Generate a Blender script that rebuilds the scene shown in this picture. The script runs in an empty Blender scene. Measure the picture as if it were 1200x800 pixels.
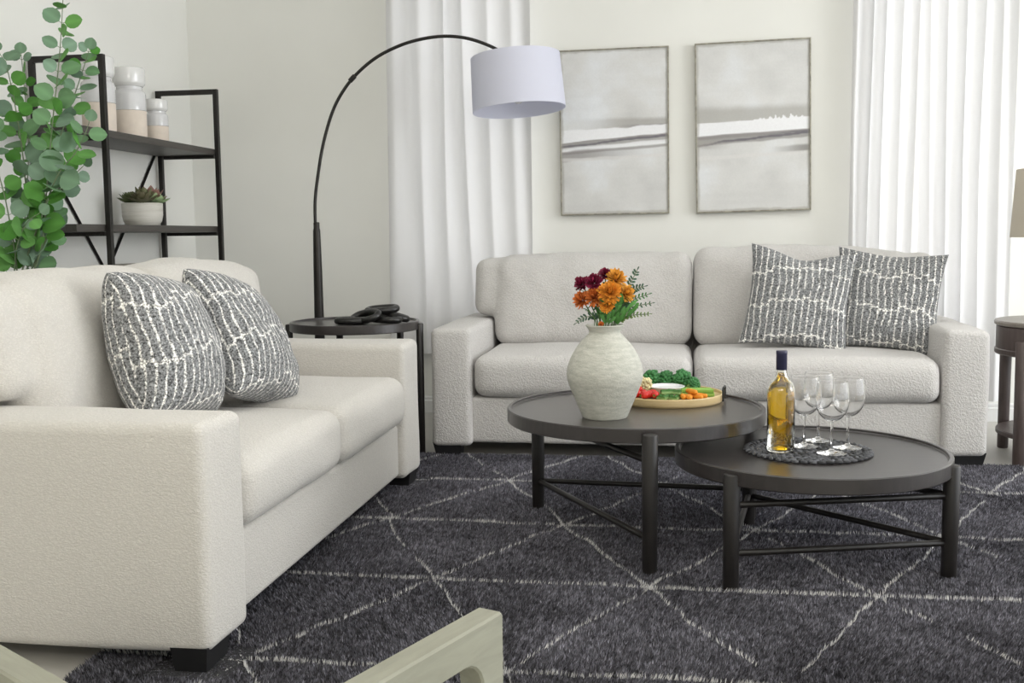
import bpy, bmesh, math, random
import numpy as np
from mathutils import Vector, Matrix

random.seed(7)
RNG = np.random.default_rng(7)
PI = math.pi
SC = bpy.context.scene
COL = SC.collection

# ------------------------------------------------------------------ helpers
def srgb(r, g, b):
    f = lambda c: (c / 255 / 12.92) if c / 255 <= 0.04045 else ((c / 255 + 0.055) / 1.055) ** 2.4
    return (f(r), f(g), f(b), 1.0)

def vnoise(x, y, seed=0):
    """smooth 2D value noise in 0..1"""
    x = np.asarray(x, float); y = np.asarray(y, float)
    xi = np.floor(x).astype(np.int64); yi = np.floor(y).astype(np.int64)
    xf = x - xi; yf = y - yi
    def h(a, b):
        n = (a * 374761393 + b * 668265263 + seed * 974711) & 0x7fffffff
        n = ((n ^ (n >> 13)) * 1274126177) & 0x7fffffff
        return ((n ^ (n >> 16)) & 0xffff) / 65535.0
    u = xf * xf * (3 - 2 * xf); v = yf * yf * (3 - 2 * yf)
    a = h(xi, yi); b = h(xi + 1, yi); c = h(xi, yi + 1); d = h(xi + 1, yi + 1)
    return (a * (1 - u) + b * u) * (1 - v) + (c * (1 - u) + d * u) * v

def fbm(x, y, seed=0, octv=4):
    s = 0; a = 0.5; t = 0
    for k in range(octv):
        s = s + a * vnoise(x * 2 ** k, y * 2 ** k, seed + k); t += a; a *= 0.5
    return s / t

def sstep(a, b, x):
    t = np.clip((x - a) / (b - a), 0, 1); return t * t * (3 - 2 * t)

class MB:
    """collects verts / faces of ONE mesh"""
    def __init__(s): s.v = []; s.f = []; s.c = []
    def add(s, v, f, c=None):
        o = len(s.v)
        s.v += [tuple(p) for p in v]; s.f += [tuple(i + o for i in q) for q in f]
        if c is not None: s.c += list(c)
        return s
    def build(s, name, mat, parent=None, smooth=True, angle=40):
        me = bpy.data.meshes.new(name)
        me.from_pydata(s.v, [], s.f); me.update()
        if len(s.c) == len(s.v) and s.c:
            at = me.color_attributes.new('tint', 'FLOAT_COLOR', 'POINT')
            at.data.foreach_set('color', np.array(s.c, np.float32).ravel())
        return finish(name, me, mat, parent, smooth, angle)

def finish(name, me, mat, parent, smooth=True, angle=40):
    bm = bmesh.new(); bm.from_mesh(me)
    bmesh.ops.recalc_face_normals(bm, faces=bm.faces)
    if smooth:
        for f in bm.faces: f.smooth = True
        for e in bm.edges:
            if len(e.link_faces) == 2 and e.calc_face_angle(0) > math.radians(angle): e.smooth = False
    bm.to_mesh(me); bm.free()
    o = bpy.data.objects.new(name, me); COL.objects.link(o)
    if mat: me.materials.append(mat)
    if parent is not None: o.parent = parent
    return o

def thing(name, label, cat, loc=(0, 0, 0), rotz=0, group=None):
    o = bpy.data.objects.new(name, None); COL.objects.link(o)
    o.empty_display_size = 0.1
    o.location = loc; o.rotation_euler = (0, 0, rotz)
    return tag(o, label, cat, group)

def tag(o, label, cat, group=None):
    o['label'] = label; o['category'] = cat
    if group: o['group'] = group
    return o

def struct(o):
    o['kind'] = 'structure'; return o

def copy_tree(o, parent=None):
    c = o.copy(); COL.objects.link(c)
    if parent is not None: c.parent = parent
    for ch in [x for x in COL.objects if x.parent == o]:
        copy_tree(ch, c)
    return c

# ---- shapes -------------------------------------------------------
def samples(h, r, n):
    """-h..h samples, dense in the rounded margins"""
    k = 5
    m = [-h + r * (1 - math.cos(PI / 2 * i / k)) for i in range(k)]
    mid = list(np.linspace(-h + r, h - r, max(2, n)))
    return m + mid + [-x for x in m[::-1]]

def rbox(c, h, r, n=(2, 2, 2), crown=(0, 0, 0)):
    """rounded box; crown = outward bulge of the +-x, +-y, +-z faces"""
    hx, hy, hz = h; r = min(r, hx * .999, hy * .999, hz * .999)
    S = [samples(h[i], r, n[i]) for i in range(3)]
    verts = {}; vl = []; fl = []
    def vid(p):
        k = tuple(round(q, 6) for q in p)
        if k not in verts:
            verts[k] = len(vl)
            inner = [max(-h[i] + r, min(h[i] - r, p[i])) for i in range(3)]
            d = Vector([p[i] - inner[i] for i in range(3)])
            if d.length > 1e-9: d = d.normalized() * r
            q = [inner[i] + d[i] for i in range(3)]
            w = [max(0.0, 1 - (q[i] / h[i]) ** 2) for i in range(3)]
            q2 = [q[0] + crown[0] * (q[0] / hx) * w[1] * w[2],
                  q[1] + crown[1] * (q[1] / hy) * w[0] * w[2],
                  q[2] + crown[2] * (q[2] / hz) * w[0] * w[1]]
            vl.append((c[0] + q2[0], c[1] + q2[1], c[2] + q2[2]))
        return verts[k]
    for ax in range(3):
        a, b = (ax + 1) % 3, (ax + 2) % 3
        for sg in (-1, 1):
            for i in range(len(S[a]) - 1):
                for j in range(len(S[b]) - 1):
                    q = []
                    for (ii, jj) in ((i, j), (i + 1, j), (i + 1, j + 1), (i, j + 1)):
                        p = [0, 0, 0]; p[ax] = sg * h[ax]; p[a] = S[a][ii]; p[b] = S[b][jj]
                        q.append(vid(p))
                    if len(set(q)) == 4: fl.append(q if sg > 0 else q[::-1])
    return vl, fl

def box(c, h):
    v = [(c[0] + sx * h[0], c[1] + sy * h[1], c[2] + sz * h[2]) for sx in (-1, 1) for sy in (-1, 1) for sz in (-1, 1)]
    f = [(0, 1, 3, 2), (4, 6, 7, 5), (0, 4, 5, 1), (2, 3, 7, 6), (0, 2, 6, 4), (1, 5, 7, 3)]
    return v, f

def bbox(lo, hi, r=0.003):
    c = [(lo[i] + hi[i]) / 2 for i in range(3)]; h = [(hi[i] - lo[i]) / 2 for i in range(3)]
    return rbox(c, h, r)

def lathe(prof, seg=48, c=(0, 0, 0), closed=False):
    """profile [(r, z)] about z; r == 0 ends make a pole"""
    v = []; f = []; rings = []
    for r, z in prof:
        if r < 1e-7:
            rings.append([len(v)]); v.append((c[0], c[1], c[2] + z))
        else:
            rings.append(list(range(len(v), len(v) + seg)))
            v += [(c[0] + r * math.cos(2 * PI * k / seg), c[1] + r * math.sin(2 * PI * k / seg), c[2] + z) for k in range(seg)]
    pairs = list(zip(rings[:-1], rings[1:]))
    if closed: pairs.append((rings[-1], rings[0]))
    for a, b in pairs:
        for k in range(seg):
            k2 = (k + 1) % seg
            if len(a) == 1 and len(b) == 1: continue
            if len(a) == 1: f.append((a[0], b[k2], b[k]))
            elif len(b) == 1: f.append((a[k], a[k2], b[0]))
            else: f.append((a[k], a[k2], b[k2], b[k]))
    return v, f

def smooth_path(pts, n=12, closed=False):
    P = [Vector(p) for p in pts]; out = []
    m = len(P)
    for i in range(m if closed else m - 1):
        if closed: p0, p1, p2, p3 = P[i - 1], P[i], P[(i + 1) % m], P[(i + 2) % m]
        else: p0, p1, p2, p3 = P[max(i - 1, 0)], P[i], P[i + 1], P[min(i + 2, m - 1)]
        for k in range(n):
            t = k / n
            out.append(0.5 * ((2 * p1) + (-p0 + p2) * t + (2 * p0 - 5 * p1 + 4 * p2 - p3) * t * t + (-p0 + 3 * p1 - 3 * p2 + p3) * t ** 3))
    if not closed: out.append(P[-1])
    return out

def tube(pts, rad, seg=12, closed=False, cap=True):
    P = [Vector(p) for p in pts]; n = len(P)
    R = rad if hasattr(rad, '__len__') else [rad] * n
    v = []; f = []
    up = None
    for i in range(n):
        a = P[(i - 1) % n] if (closed or i > 0) else P[i]
        b = P[(i + 1) % n] if (closed or i < n - 1) else P[i]
        t = (b - a).normalized()
        if up is None:
            up = Vector((0, 0, 1)) if abs(t.z) < .9 else Vector((1, 0, 0))
        x = t.cross(up)
        if x.length < 1e-6: x = t.cross(Vector((0, 1, 0)))
        x.normalize(); y = x.cross(t).normalized(); up = y
        for k in range(seg):
            an = 2 * PI * k / seg
            v.append(P[i] + (x * math.cos(an) + y * math.sin(an)) * R[i])
    for i in range(n if closed else n - 1):
        j = (i + 1) % n
        for k in range(seg):
            k2 = (k + 1) % seg
            f.append((i * seg + k, i * seg + k2, j * seg + k2, j * seg + k))
    if cap and not closed:
        f.append(tuple(range(seg))[::-1]); f.append(tuple((n - 1) * seg + k for k in range(seg)))
    return v, f

def rod(p0, p1, r, r1=None, seg=20, bev=0.004):
    """cylinder between two points with softened ends"""
    p0 = Vector(p0); p1 = Vector(p1); d = (p1 - p0); L = d.length; d.normalize()
    r1 = r if r1 is None else r1
    b = min(bev, L * .3)
    return tube([p0, p0 + d * b * .3, p0 + d * b, p1 - d * b, p1 - d * b * .3, p1],
                [r - b, r - b * .3, r, r1, r1 - b * .3, r1 - b], seg)

def prism(poly, width, bev=0.0):
    """2D polygon [(a, z)] extruded along y by +-width/2, edges chamfered"""
    n = len(poly); v = []; f = []
    cx = sum(p[0] for p in poly) / n; cz = sum(p[1] for p in poly) / n
    # inward offset for the chamfer
    def inset(d):
        out = []
        area = sum(poly[i][0] * poly[(i + 1) % n][1] - poly[(i + 1) % n][0] * poly[i][1] for i in range(n))
        sg = 1 if area > 0 else -1
        for i in range(n):
            a = Vector(poly[i - 1]); b = Vector(poly[i]); c = Vector(poly[(i + 1) % n])
            e1 = (b - a).normalized(); e2 = (c - b).normalized()
            n1 = Vector((-e1.y, e1.x)) * sg; n2 = Vector((-e2.y, e2.x)) * sg
            m = (n1 + n2); l = max(m.length, .3); m = m / l
            out.append(b + m * d / max(.4, m.dot(n1)))
        return out
    w = width / 2
    layers = [(-w, inset(bev)), (-w + bev, [Vector(p) for p in poly]), (w - bev, [Vector(p) for p in poly]), (w, inset(bev))] if bev else [(-w, [Vector(p) for p in poly]), (w, [Vector(p) for p in poly])]
    for y, pl in layers: v += [(p.x, y, p.y) for p in pl]
    for k in range(len(layers) - 1):
        for i in range(n):
            j = (i + 1) % n
            f.append((k * n + i, k * n + j, (k + 1) * n + j, (k + 1) * n + i))
    f.append(tuple(range(n))); f.append(tuple(range((len(layers) - 1) * n, len(layers) * n))[::-1])
    return v, f

def ball(c, r, seg=16, rings=10, sx=1, sy=1, sz=1):
    pr = [(r * math.sin(PI * i / rings) if 0 < i < rings else 0, -r * math.cos(PI * i / rings)) for i in range(rings + 1)]
    v, f = lathe(pr, seg)
    return [(c[0] + p[0] * sx, c[1] + p[1] * sy, c[2] + p[2] * sz) for p in v], f

def xf(vf, M):
    return [tuple(M @ Vector(p)) for p in vf[0]], vf[1]

def bake(o):
    dg = bpy.context.evaluated_depsgraph_get(); dg.update()
    me = bpy.data.meshes.new_from_object(o.evaluated_get(dg))
    o.modifiers.clear(); o.data = me
    for p in me.polygons: p.use_smooth = True
    return o

# ------------------------------------------------------------------ materials
def new_mat(name):
    m = bpy.data.materials.new(name); m.use_nodes = True
    nt = m.node_tree; return m, nt, nt.nodes['Principled BSDF']

def ramp(nt, fac, stops):
    r = nt.nodes.new('ShaderNodeValToRGB')
    while len(r.color_ramp.elements) < len(stops): r.color_ramp.elements.new(.5)
    for e, (p, c) in zip(r.color_ramp.elements, stops): e.position = p; e.color = c
    nt.links.new(fac, r.inputs[0]); return r.outputs[0]

def coords(nt, kind='Object', scale=(1, 1, 1)):
    tc = nt.nodes.new('ShaderNodeTexCoord'); mp = nt.nodes.new('ShaderNodeMapping')
    mp.inputs['Scale'].default_value = scale
    nt.links.new(tc.outputs[kind], mp.inputs[0]); return mp.outputs[0]

def noise(nt, vec, scale, detail=3, rough=.55, dist=0):
    n = nt.nodes.new('ShaderNodeTexNoise'); n.inputs['Scale'].default_value = scale
    n.inputs['Detail'].default_value = detail; n.inputs['Roughness'].default_value = rough; n.inputs['Distortion'].default_value = dist
    nt.links.new(vec, n.inputs['Vector']); return n.outputs['Fac']

def bump(nt, b, h, strength, dist=.01):
    n = nt.nodes.new('ShaderNodeBump'); n.inputs['Strength'].default_value = strength; n.inputs['Distance'].default_value = dist
    nt.links.new(h, n.inputs['Height']); nt.links.new(n.outputs[0], b.inputs['Normal']); return n

def plain(name, col, rough=.5, metal=0, var=.06, nscale=30, bmp=0, stretch=(1, 1, 1), coat=0, spec=.5):
    m, nt, b = new_mat(name)
    v = coords(nt, 'Object', stretch); f = noise(nt, v, nscale, 4)
    lo = tuple(c * (1 - var) for c in col[:3]) + (1,); hi = tuple(min(1, c * (1 + var)) for c in col[:3]) + (1,)
    nt.links.new(ramp(nt, f, [(.3, lo), (.7, hi)]), b.inputs['Base Color'])
    b.inputs['Roughness'].default_value = rough; b.inputs['Metallic'].default_value = metal
    b.inputs['Coat Weight'].default_value = coat; b.inputs['Specular IOR Level'].default_value = spec
    if bmp: bump(nt, b, f, bmp)
    return m

def fabric(name, col, scale=110, strength=.5, dist=.006, stretch=(1, 1, 1)):
    m, nt, b = new_mat(name)
    v = coords(nt, 'Object', stretch)
    vo = nt.nodes.new('ShaderNodeTexVoronoi'); vo.inputs['Scale'].default_value = scale
    wv = nt.nodes.new('ShaderNodeVectorMath'); wv.operation = 'ADD'
    nn = nt.nodes.new('ShaderNodeTexNoise'); nn.inputs['Scale'].default_value = scale * .5
    nt.links.new(v, nn.inputs['Vector'])
    sc = nt.nodes.new('ShaderNodeVectorMath'); sc.operation = 'SCALE'; sc.inputs['Scale'].default_value = .02
    nt.links.new(nn.outputs['Color'], sc.inputs[0]); nt.links.new(v, wv.inputs[0]); nt.links.new(sc.outputs[0], wv.inputs[1])
    nt.links.new(wv.outputs[0], vo.inputs['Vector'])
    f2 = noise(nt, v, scale * 2.2, 3)
    mx = nt.nodes.new('ShaderNodeMath'); mx.operation = 'SUBTRACT'
    nt.links.new(f2, mx.inputs[0]); nt.links.new(vo.outputs['Distance'], mx.inputs[1])
    lo = tuple(c * .90 for c in col[:3]) + (1,)
    nt.links.new(ramp(nt, mx.outputs[0], [(.0, lo), (.35, col)]), b.inputs['Base Color'])
    bump(nt, b, mx.outputs[0], strength, dist)
    b.inputs['Roughness'].default_value = .95; b.inputs['Specular IOR Level'].default_value = .15
    b.inputs['Sheen Weight'].default_value = .25; b.inputs['Sheen Roughness'].default_value = .6
    return m

def tinted(name, rough=.9, heather=0, hscale=260, sheen=.1, spec=.2, bmp=0):
    """reads the per-vertex colour the thing itself carries"""
    m, nt, b = new_mat(name)
    a = nt.nodes.new('ShaderNodeAttribute'); a.attribute_name = 'tint'
    out = a.outputs['Color']
    if heather:
        v = coords(nt); f = noise(nt, v, hscale, 3, .7)
        r = ramp(nt, f, [(.36, (1 - heather,) * 3 + (1,)), (.64, (1 + heather * .9,) * 3 + (1,))])
        mx = nt.nodes.new('ShaderNodeMix'); mx.data_type = 'RGBA'; mx.blend_type = 'MULTIPLY'; mx.inputs[0].default_value = 1
        nt.links.new(out, mx.inputs[6]); nt.links.new(r, mx.inputs[7]); out = mx.outputs[2]
        if bmp: bump(nt, b, f, bmp, .003)
    nt.links.new(out, b.inputs['Base Color'])
    b.inputs['Roughness'].default_value = rough; b.inputs['Sheen Weight'].default_value = sheen
    b.inputs['Specular IOR Level'].default_value = spec
    return m

def wood(name, c1, c2, rough=.35, scale=6, stretch=(1, 12, 1), bmp=.08, coat=0):
    m, nt, b = new_mat(name)
    v = coords(nt, 'Object', stretch); f = noise(nt, v, scale, 6, .6, .6)
    nt.links.new(ramp(nt, f, [(.3, c1), (.7, c2)]), b.inputs['Base Color'])
    b.inputs['Roughness'].default_value = rough; b.inputs['Coat Weight'].default_value = coat; b.inputs['Coat Roughness'].default_value = .28
    bump(nt, b, f, bmp, .004); return m

def glass(name, col=(1, 1, 1, 1), ior=1.45, rough=0):
    m, nt, b = new_mat(name)
    f = noise(nt, coords(nt), 40, 2)
    nt.links.new(ramp(nt, f, [(.2, tuple(c * .985 for c in col[:3]) + (1,)), (.8, col)]), b.inputs['Base Color'])
    b.inputs['Transmission Weight'].default_value = 1; b.inputs['IOR'].default_value = ior; b.inputs['Roughness'].default_value = rough
    return m

M = {}
M['wall'] = plain('wall_paint', (.86, .86, .82, 1), .85, var=.012, nscale=3, bmp=.02)
M['floor'] = plain('sealed_concrete', (.50, .485, .45, 1), .45, var=.10, nscale=2.2)
M['base'] = plain('baseboard_paint', (.80, .80, .79, 1), .5, var=.01)
M['boucle'] = fabric('cream_boucle', (.68, .66, .64, 1), 120, .5, .006)
M['chenille'] = fabric('cream_chenille', (.655, .63, .588, 1), 120, .34, .005, (1, 1, 1.8))
M['foot'] = plain('black_foot', (.012, .012, .013, 1), .5)
M['espresso'] = wood('espresso_wood', (.020, .0165, .016, 1), (.036, .030, .029, 1), .31, 7, (1, 14, 2), .08, .5)
M['espresso_leg'] = wood('espresso_leg_wood', (.011, .0095, .009, 1), (.021, .018, .017, 1), .42, 9, (8, 8, 1))
M['bronze'] = plain('blackened_metal', (.025, .023, .021, 1), .38, .55, var=.1)
M['umber'] = wood('brown_stained_wood', (.060, .043, .040, 1), (.105, .080, .074, 1), .4, 6, (10, 10, 1))
M['umber_top'] = wood('grey_brown_top', (.16, .14, .12, 1), (.26, .23, .20, 1), .35, 5, (1, 10, 1))
M['shelf_board'] = wood('dark_shelf_wood', (.045, .040, .035, 1), (.075, .068, .06, 1), .45, 6, (12, 1, 12))
M['pillow'] = tinted('heathered_pillow_cloth', .95, .9, 170, .15, .1, .25)
M['pile'] = tinted('rug_pile', .95, 0, sheen=.12, spec=.1)
M['tint'] = tinted('tinted_matte', .6, 0, sheen=0, spec=.35)
M['canvas'] = tinted('painted_canvas', .7, .02, 90, 0, .3, .08)
M['pframe'] = plain('weathered_silver_frame', (.30, .285, .235, 1), .5, .3, var=.35, nscale=40)
M['shade'] = None
M['stone'] = None

def mk_shade(name, col, trans=.35):
    m, nt, b = new_mat(name)
    f = noise(nt, coords(nt, 'Object', (1, 1, 30)), 60, 2)
    nt.links.new(ramp(nt, f, [(.3, tuple(c * .97 for c in col[:3]) + (1,)), (.7, col)]), b.inputs['Base Color'])
    b.inputs['Roughness'].default_value = .9; b.inputs['Specular IOR Level'].default_value = .1
    t = nt.nodes.new('ShaderNodeBsdfTranslucent'); t.inputs['Color'].default_value = col
    mx = nt.nodes.new('ShaderNodeMixShader'); mx.inputs[0].default_value = trans
    o = nt.nodes['Material Output']
    nt.links.new(b.outputs[0], mx.inputs[1]); nt.links.new(t.outputs[0], mx.inputs[2]); nt.links.new(mx.outputs[0], o.inputs['Surface'])
    return m
M['shade'] = mk_shade('white_lamp_linen', (.80, .81, .90, 1), .35)
M['shade_warm'] = mk_shade('oatmeal_lamp_linen', (.72, .67, .58, 1), .3)
M['curtain'] = mk_shade('white_sheer_curtain', (.92, .92, .925, 1), .30)

def mk_stone():
    m, nt, b = new_mat('chalky_glazed_clay')
    v = coords(nt, 'Object', (1, 1, 3.5)); f = noise(nt, v, 28, 6, .7)
    v2 = coords(nt); g = noise(nt, v2, 120, 4, .7)
    nt.links.new(ramp(nt, f, [(.3, (.42, .43, .375, 1)), (.62, (.58, .575, .515, 1))]), b.inputs['Base Color'])
    ad = nt.nodes.new('ShaderNodeMath'); ad.operation = 'ADD'; nt.links.new(f, ad.inputs[0]); nt.links.new(g, ad.inputs[1])
    bump(nt, b, ad.outputs[0], .35, .006); b.inputs['Roughness'].default_value = .8
    return m
M['stone'] = mk_stone()
M['tray'] = wood('pale_bamboo', (.62, .46, .22, 1), (.74, .58, .33, 1), .45, 8, (1, 1, 10))
M['black'] = plain('black_iron', (.012, .012, .012, 1), .4, .3)
M['link'] = plain('black_lacquered_wood', (.010, .0095, .009, 1), .33, 0, var=.4, nscale=60, bmp=.12, coat=.1)
M['glass'] = glass('clear_glass')
M['bottle'] = glass('clear_bottle_glass', (1, 1, .95, 1), 1.5)
M['wine'] = glass('white_wine', (1, .64, .018, 1), 1.34)
M['capsule'] = plain('navy_foil', (.035, .035, .075, 1), .35, .2)
M['mat'] = tinted('braided_rope', .6, .3, 300, .1, .4, .3)
M['glaze'] = plain('white_glaze', (.80, .80, .79, 1), .12, 0, var=.03, nscale=20, coat=.5)
M['glaze_b'] = plain('clear_white_glaze', (.70, .70, .71, 1), .1, 0, var=.06, nscale=12, coat=.6)
M['clay'] = plain('raw_beige_clay', (.76, .67, .58, 1), .85, 0, var=.05, nscale=25)
M['pot'] = wood('banded_stoneware', (.55, .53, .47, 1), (.74, .72, .67, 1), .6, 7, (.6, .6, 9), .2)
M['taupe'] = plain('taupe_box_paper', (.50, .47, .42, 1), .8)
M['stem'] = plain('grey_green_stem', (.16, .21, .12, 1), .7)
M['white'] = plain('white_porcelain', (.82, .82, .85, 1), .2)
M['chairwood'] = wood('pale_limed_wood', (.25, .25, .20, 1), (.31, .31, .25, 1), .55, 5, (2, 14, 14), .06)
M['seatcloth'] = fabric('natural_seat_cloth', (.62, .60, .50, 1), 160, .3, .003)
M['outdoor'] = None

# ------------------------------------------------------------------ room
XL, YB = -2.795, 5.83
o = MB().add(*box((1.1, 2.6, -.05), (3.95, 3.3, .05))).build('floor', M['floor'], smooth=False); struct(o)
o = MB().add(*box((1.1, YB + .06, 1.35), (4.0, .06, 1.40))).build('wall_back', M['wall'], smooth=False); struct(o)
o = MB().add(*box((XL - .06, 2.55, 1.35), (.06, 3.28, 1.40))).build('wall_left', M['wall'], smooth=False); struct(o)
def base_prof(depth, h):
    return [(0, 0), (depth, 0), (depth, h * .72), (depth * .6, h * .78), (depth * .6, h * .93), (depth * .35, h), (0, h)]
v, f = prism(base_prof(.016, .095), 7.7, 0)
Mx = Matrix.Translation((1.07, YB, 0)) @ Matrix.Rotation(-PI / 2, 4, 'Z')
struct(MB().add(*xf((v, f), Mx)).build('baseboard_back', M['base'], smooth=False))
v, f = prism(base_prof(.016, .095), 6.3, 0)
struct(MB().add(*xf((v, f), Matrix.Translation((XL, 2.66, 0)))).build('baseboard_left', M['base'], smooth=False))
struct(MB().add(*box((1.1, -.76, 1.35), (3.95, .06, 1.40))).build('wall_front', M['wall'], smooth=False))
struct(MB().add(*box((1.1, 2.6, 2.80), (3.95, 3.35, .05))).build('ceiling', M['wall'], smooth=False))

# ------------------------------------------------------------------ rug
RX0, RX1, RY0, RY1 = -1.372, 2.30, 1.88, 4.645
def rug_lines(x, y):
    """distance to the nearest line of the woven triangle lattice"""
    wx = (fbm(x * 2.1, y * 2.1, 3) - .5) * .10 + (vnoise(x * 14, y * 14, 9) - .5) * .016
    wy = (fbm(x * 1.7 + 9, y * 1.7, 5) - .5) * .05 + (vnoise(x * 14 + 3, y * 14, 11) - .5) * .016
    a = .618; hgt = .612
    yy = (y + wy - 2.285) / hgt; xx = (x + wx + .385) / a
    d1 = np.abs(yy - np.round(yy)) * hgt
    slant = a * hgt / math.hypot(a / 2, hgt)
    s1 = xx + yy * .5; s2 = xx - yy * .5
    d2 = np.abs(s1 - np.round(s1)) * slant; d3 = np.abs(s2 - np.round(s2)) * slant
    return d1, np.minimum(d2, d3)

def build_rug():
    t = thing('area_rug', 'charcoal shag area rug with thin white triangle lines under the coffee tables', 'rug', ((RX0 + RX1) / 2, (RY0 + RY1) / 2, 0))
    ox, oy = t.location.x, t.location.y
    o = MB().add(*rbox((0, 0, .0055), ((RX1 - RX0) / 2, (RY1 - RY0) / 2, .0055), .004)).build('backing', plain('rug_backing', (.03, .03, .034, 1), .95), t)
    n = 900000
    x = RNG.uniform(RX0, RX1, n); y = RNG.uniform(RY0, RY1, n)
    d1, d2 = rug_lines(x, y)
    d = np.minimum(d1, d2)
    thick = np.where(d1 < d2, .0027, .0013) * (.55 + .9 * vnoise(x * 25, y * 25, 2))
    white = (d < thick) & ((d1 < d2) | (vnoise(x * 6, y * 6, 71) > .22))
    groove = sstep(.0, .03, d)
    L = .0085 + .004 * RNG.random(n) + .005 * (vnoise(x * 130, y * 130, 63) - .5) + .004 * fbm(x * 3, y * 3, 21) - .004 * (1 - groove)
    L = np.where(white, .0145 + .003 * RNG.random(n), L)
    for fx, fy in ((-1.105, 2.25), (-1.105, 4.085)):      # pile pressed flat round the loveseat feet
        L = np.where((np.abs(x - fx) < .10) & (np.abs(y - fy) < .10), L * .25, L)
    # brushed lean of the pile: patches where it lies one way or the other
    ang = 2 * PI * fbm(x * 1.6, y * 1.6, 31, 3) * 1.6
    lean = .002 + .005 * fbm(x * 5, y * 5, 41)
    dx = np.cos(ang) * lean + RNG.normal(0, .0028, n); dy = np.sin(ang) * lean + RNG.normal(0, .0028, n)
    th = RNG.uniform(0, PI, n); w = np.where(white, .0021, .0026)
    bx, by = np.cos(th) * w, np.sin(th) * w
    V = np.empty((n, 3, 3), np.float32)
    V[:, 0] = np.stack([x - bx, y - by, np.full(n, .010)], 1); V[:, 1] = np.stack([x + bx, y + by, np.full(n, .010)], 1)
    V[:, 2] = np.stack([x + dx, y + dy, .010 + L], 1)
    V[:, :, 0] -= ox; V[:, :, 1] -= oy
    g = (.064 + .23 * RNG.random(n) ** 2) * (.7 + .6 * fbm(x * 9, y * 9, 61)) * (.25 + 1.5 * vnoise(x * 130, y * 130, 63))
    C = np.stack([g * 1.0, g * .98, g * 1.14], 1)
    wc = np.array([.80, .79, .78])[None] * (.8 + .25 * RNG.random(n))[:, None]
    C = np.where(white[:, None], wc, C)
    me = bpy.data.meshes.new('pile')
    me.vertices.add(3 * n); me.loops.add(3 * n); me.polygons.add(n)
    me.vertices.foreach_set('co', V.ravel())
    me.loops.foreach_set('vertex_index', np.arange(3 * n, dtype=np.int32))
    me.polygons.foreach_set('loop_start', np.arange(0, 3 * n, 3, dtype=np.int32))
    try: me.polygons.foreach_set('loop_total', np.full(n, 3, np.int32))
    except Exception: pass
    me.update(calc_edges=True)
    at = me.color_attributes.new('tint', 'FLOAT_COLOR', 'POINT')
    C4 = np.ones((n, 3, 4), np.float32); C4[:, :, :3] = C[:, None, :]
    at.data.foreach_set('color', C4.ravel())
    me.materials.append(M['pile'])
    p = bpy.data.objects.new('pile', me); COL.objects.link(p); p.parent = t; p['kind'] = 'stuff'
build_rug()

# ------------------------------------------------------------------ sofas
def wrinkle(v, amp, fr, seed):
    out = []
    for p in v:
        n = float(vnoise(p[0] * fr + 7, p[1] * fr + p[2] * fr * 1.3, seed)) - .5
        m = float(vnoise(p[1] * fr + 3, p[2] * fr - p[0] * fr, seed + 5)) - .5
        out.append((p[0] + m * amp, p[1] + n * amp, p[2] + (n + m) * amp * .6))
    return out

def back_cushion(name, parent, mat, x0, x1, y0, y1, z0, z1, ear=0, ear_w=.1, ear_z=.14, lean=0.0, seed=1):
    """boxy knife-edge cushion; ear = -1/+1 adds the flap that sits over the arm"""
    mb = MB()
    cx, cy, cz = (x0 + x1) / 2, (y0 + y1) / 2, (z0 + z1) / 2
    mb.add(*rbox((cx, cy, cz), ((x1 - x0) / 2, (y1 - y0) / 2 * .80, (z1 - z0) / 2), .075, (14, 3, 12), (0, .035, .012)))
    if ear:
        ex = x0 if ear < 0 else x1
        mb.add(*rbox((ex, cy, (z0 + ear_z + z1) / 2 - .006), (ear_w, (y1 - y0) / 2 * .62, (z1 - z0 - ear_z) / 2 - .004), .06, (8, 3, 8), (0, .012, 0)))
    o = mb.build(name, mat, parent)
    r = o.modifiers.new('r', 'REMESH'); r.mode = 'VOXEL'; r.voxel_size = .012
    s = o.modifiers.new('s', 'SMOOTH'); s.factor = .5; s.iterations = 10
    bake(o)
    me = o.data; n = len(me.vertices); co = np.empty(n * 3); me.vertices.foreach_get('co', co); co = co.reshape(-1, 3)
    hz = (co[:, 2] - z0) / (z1 - z0)
    k = fbm(co[:, 0] * 4.5 + seed, co[:, 2] * 4.5 + co[:, 1] * 2, seed, 3) - .5
    co[:, 1] += k * .045 + lean * hz
    co[:, 2] += (fbm(co[:, 0] * 3.2 + seed * 3, co[:, 1] * 3, seed + 9, 3) - .5) * .05 * np.clip(hz, 0, 1)
    me.vertices.foreach_set('co', co.ravel()); me.update()
    return o

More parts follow.
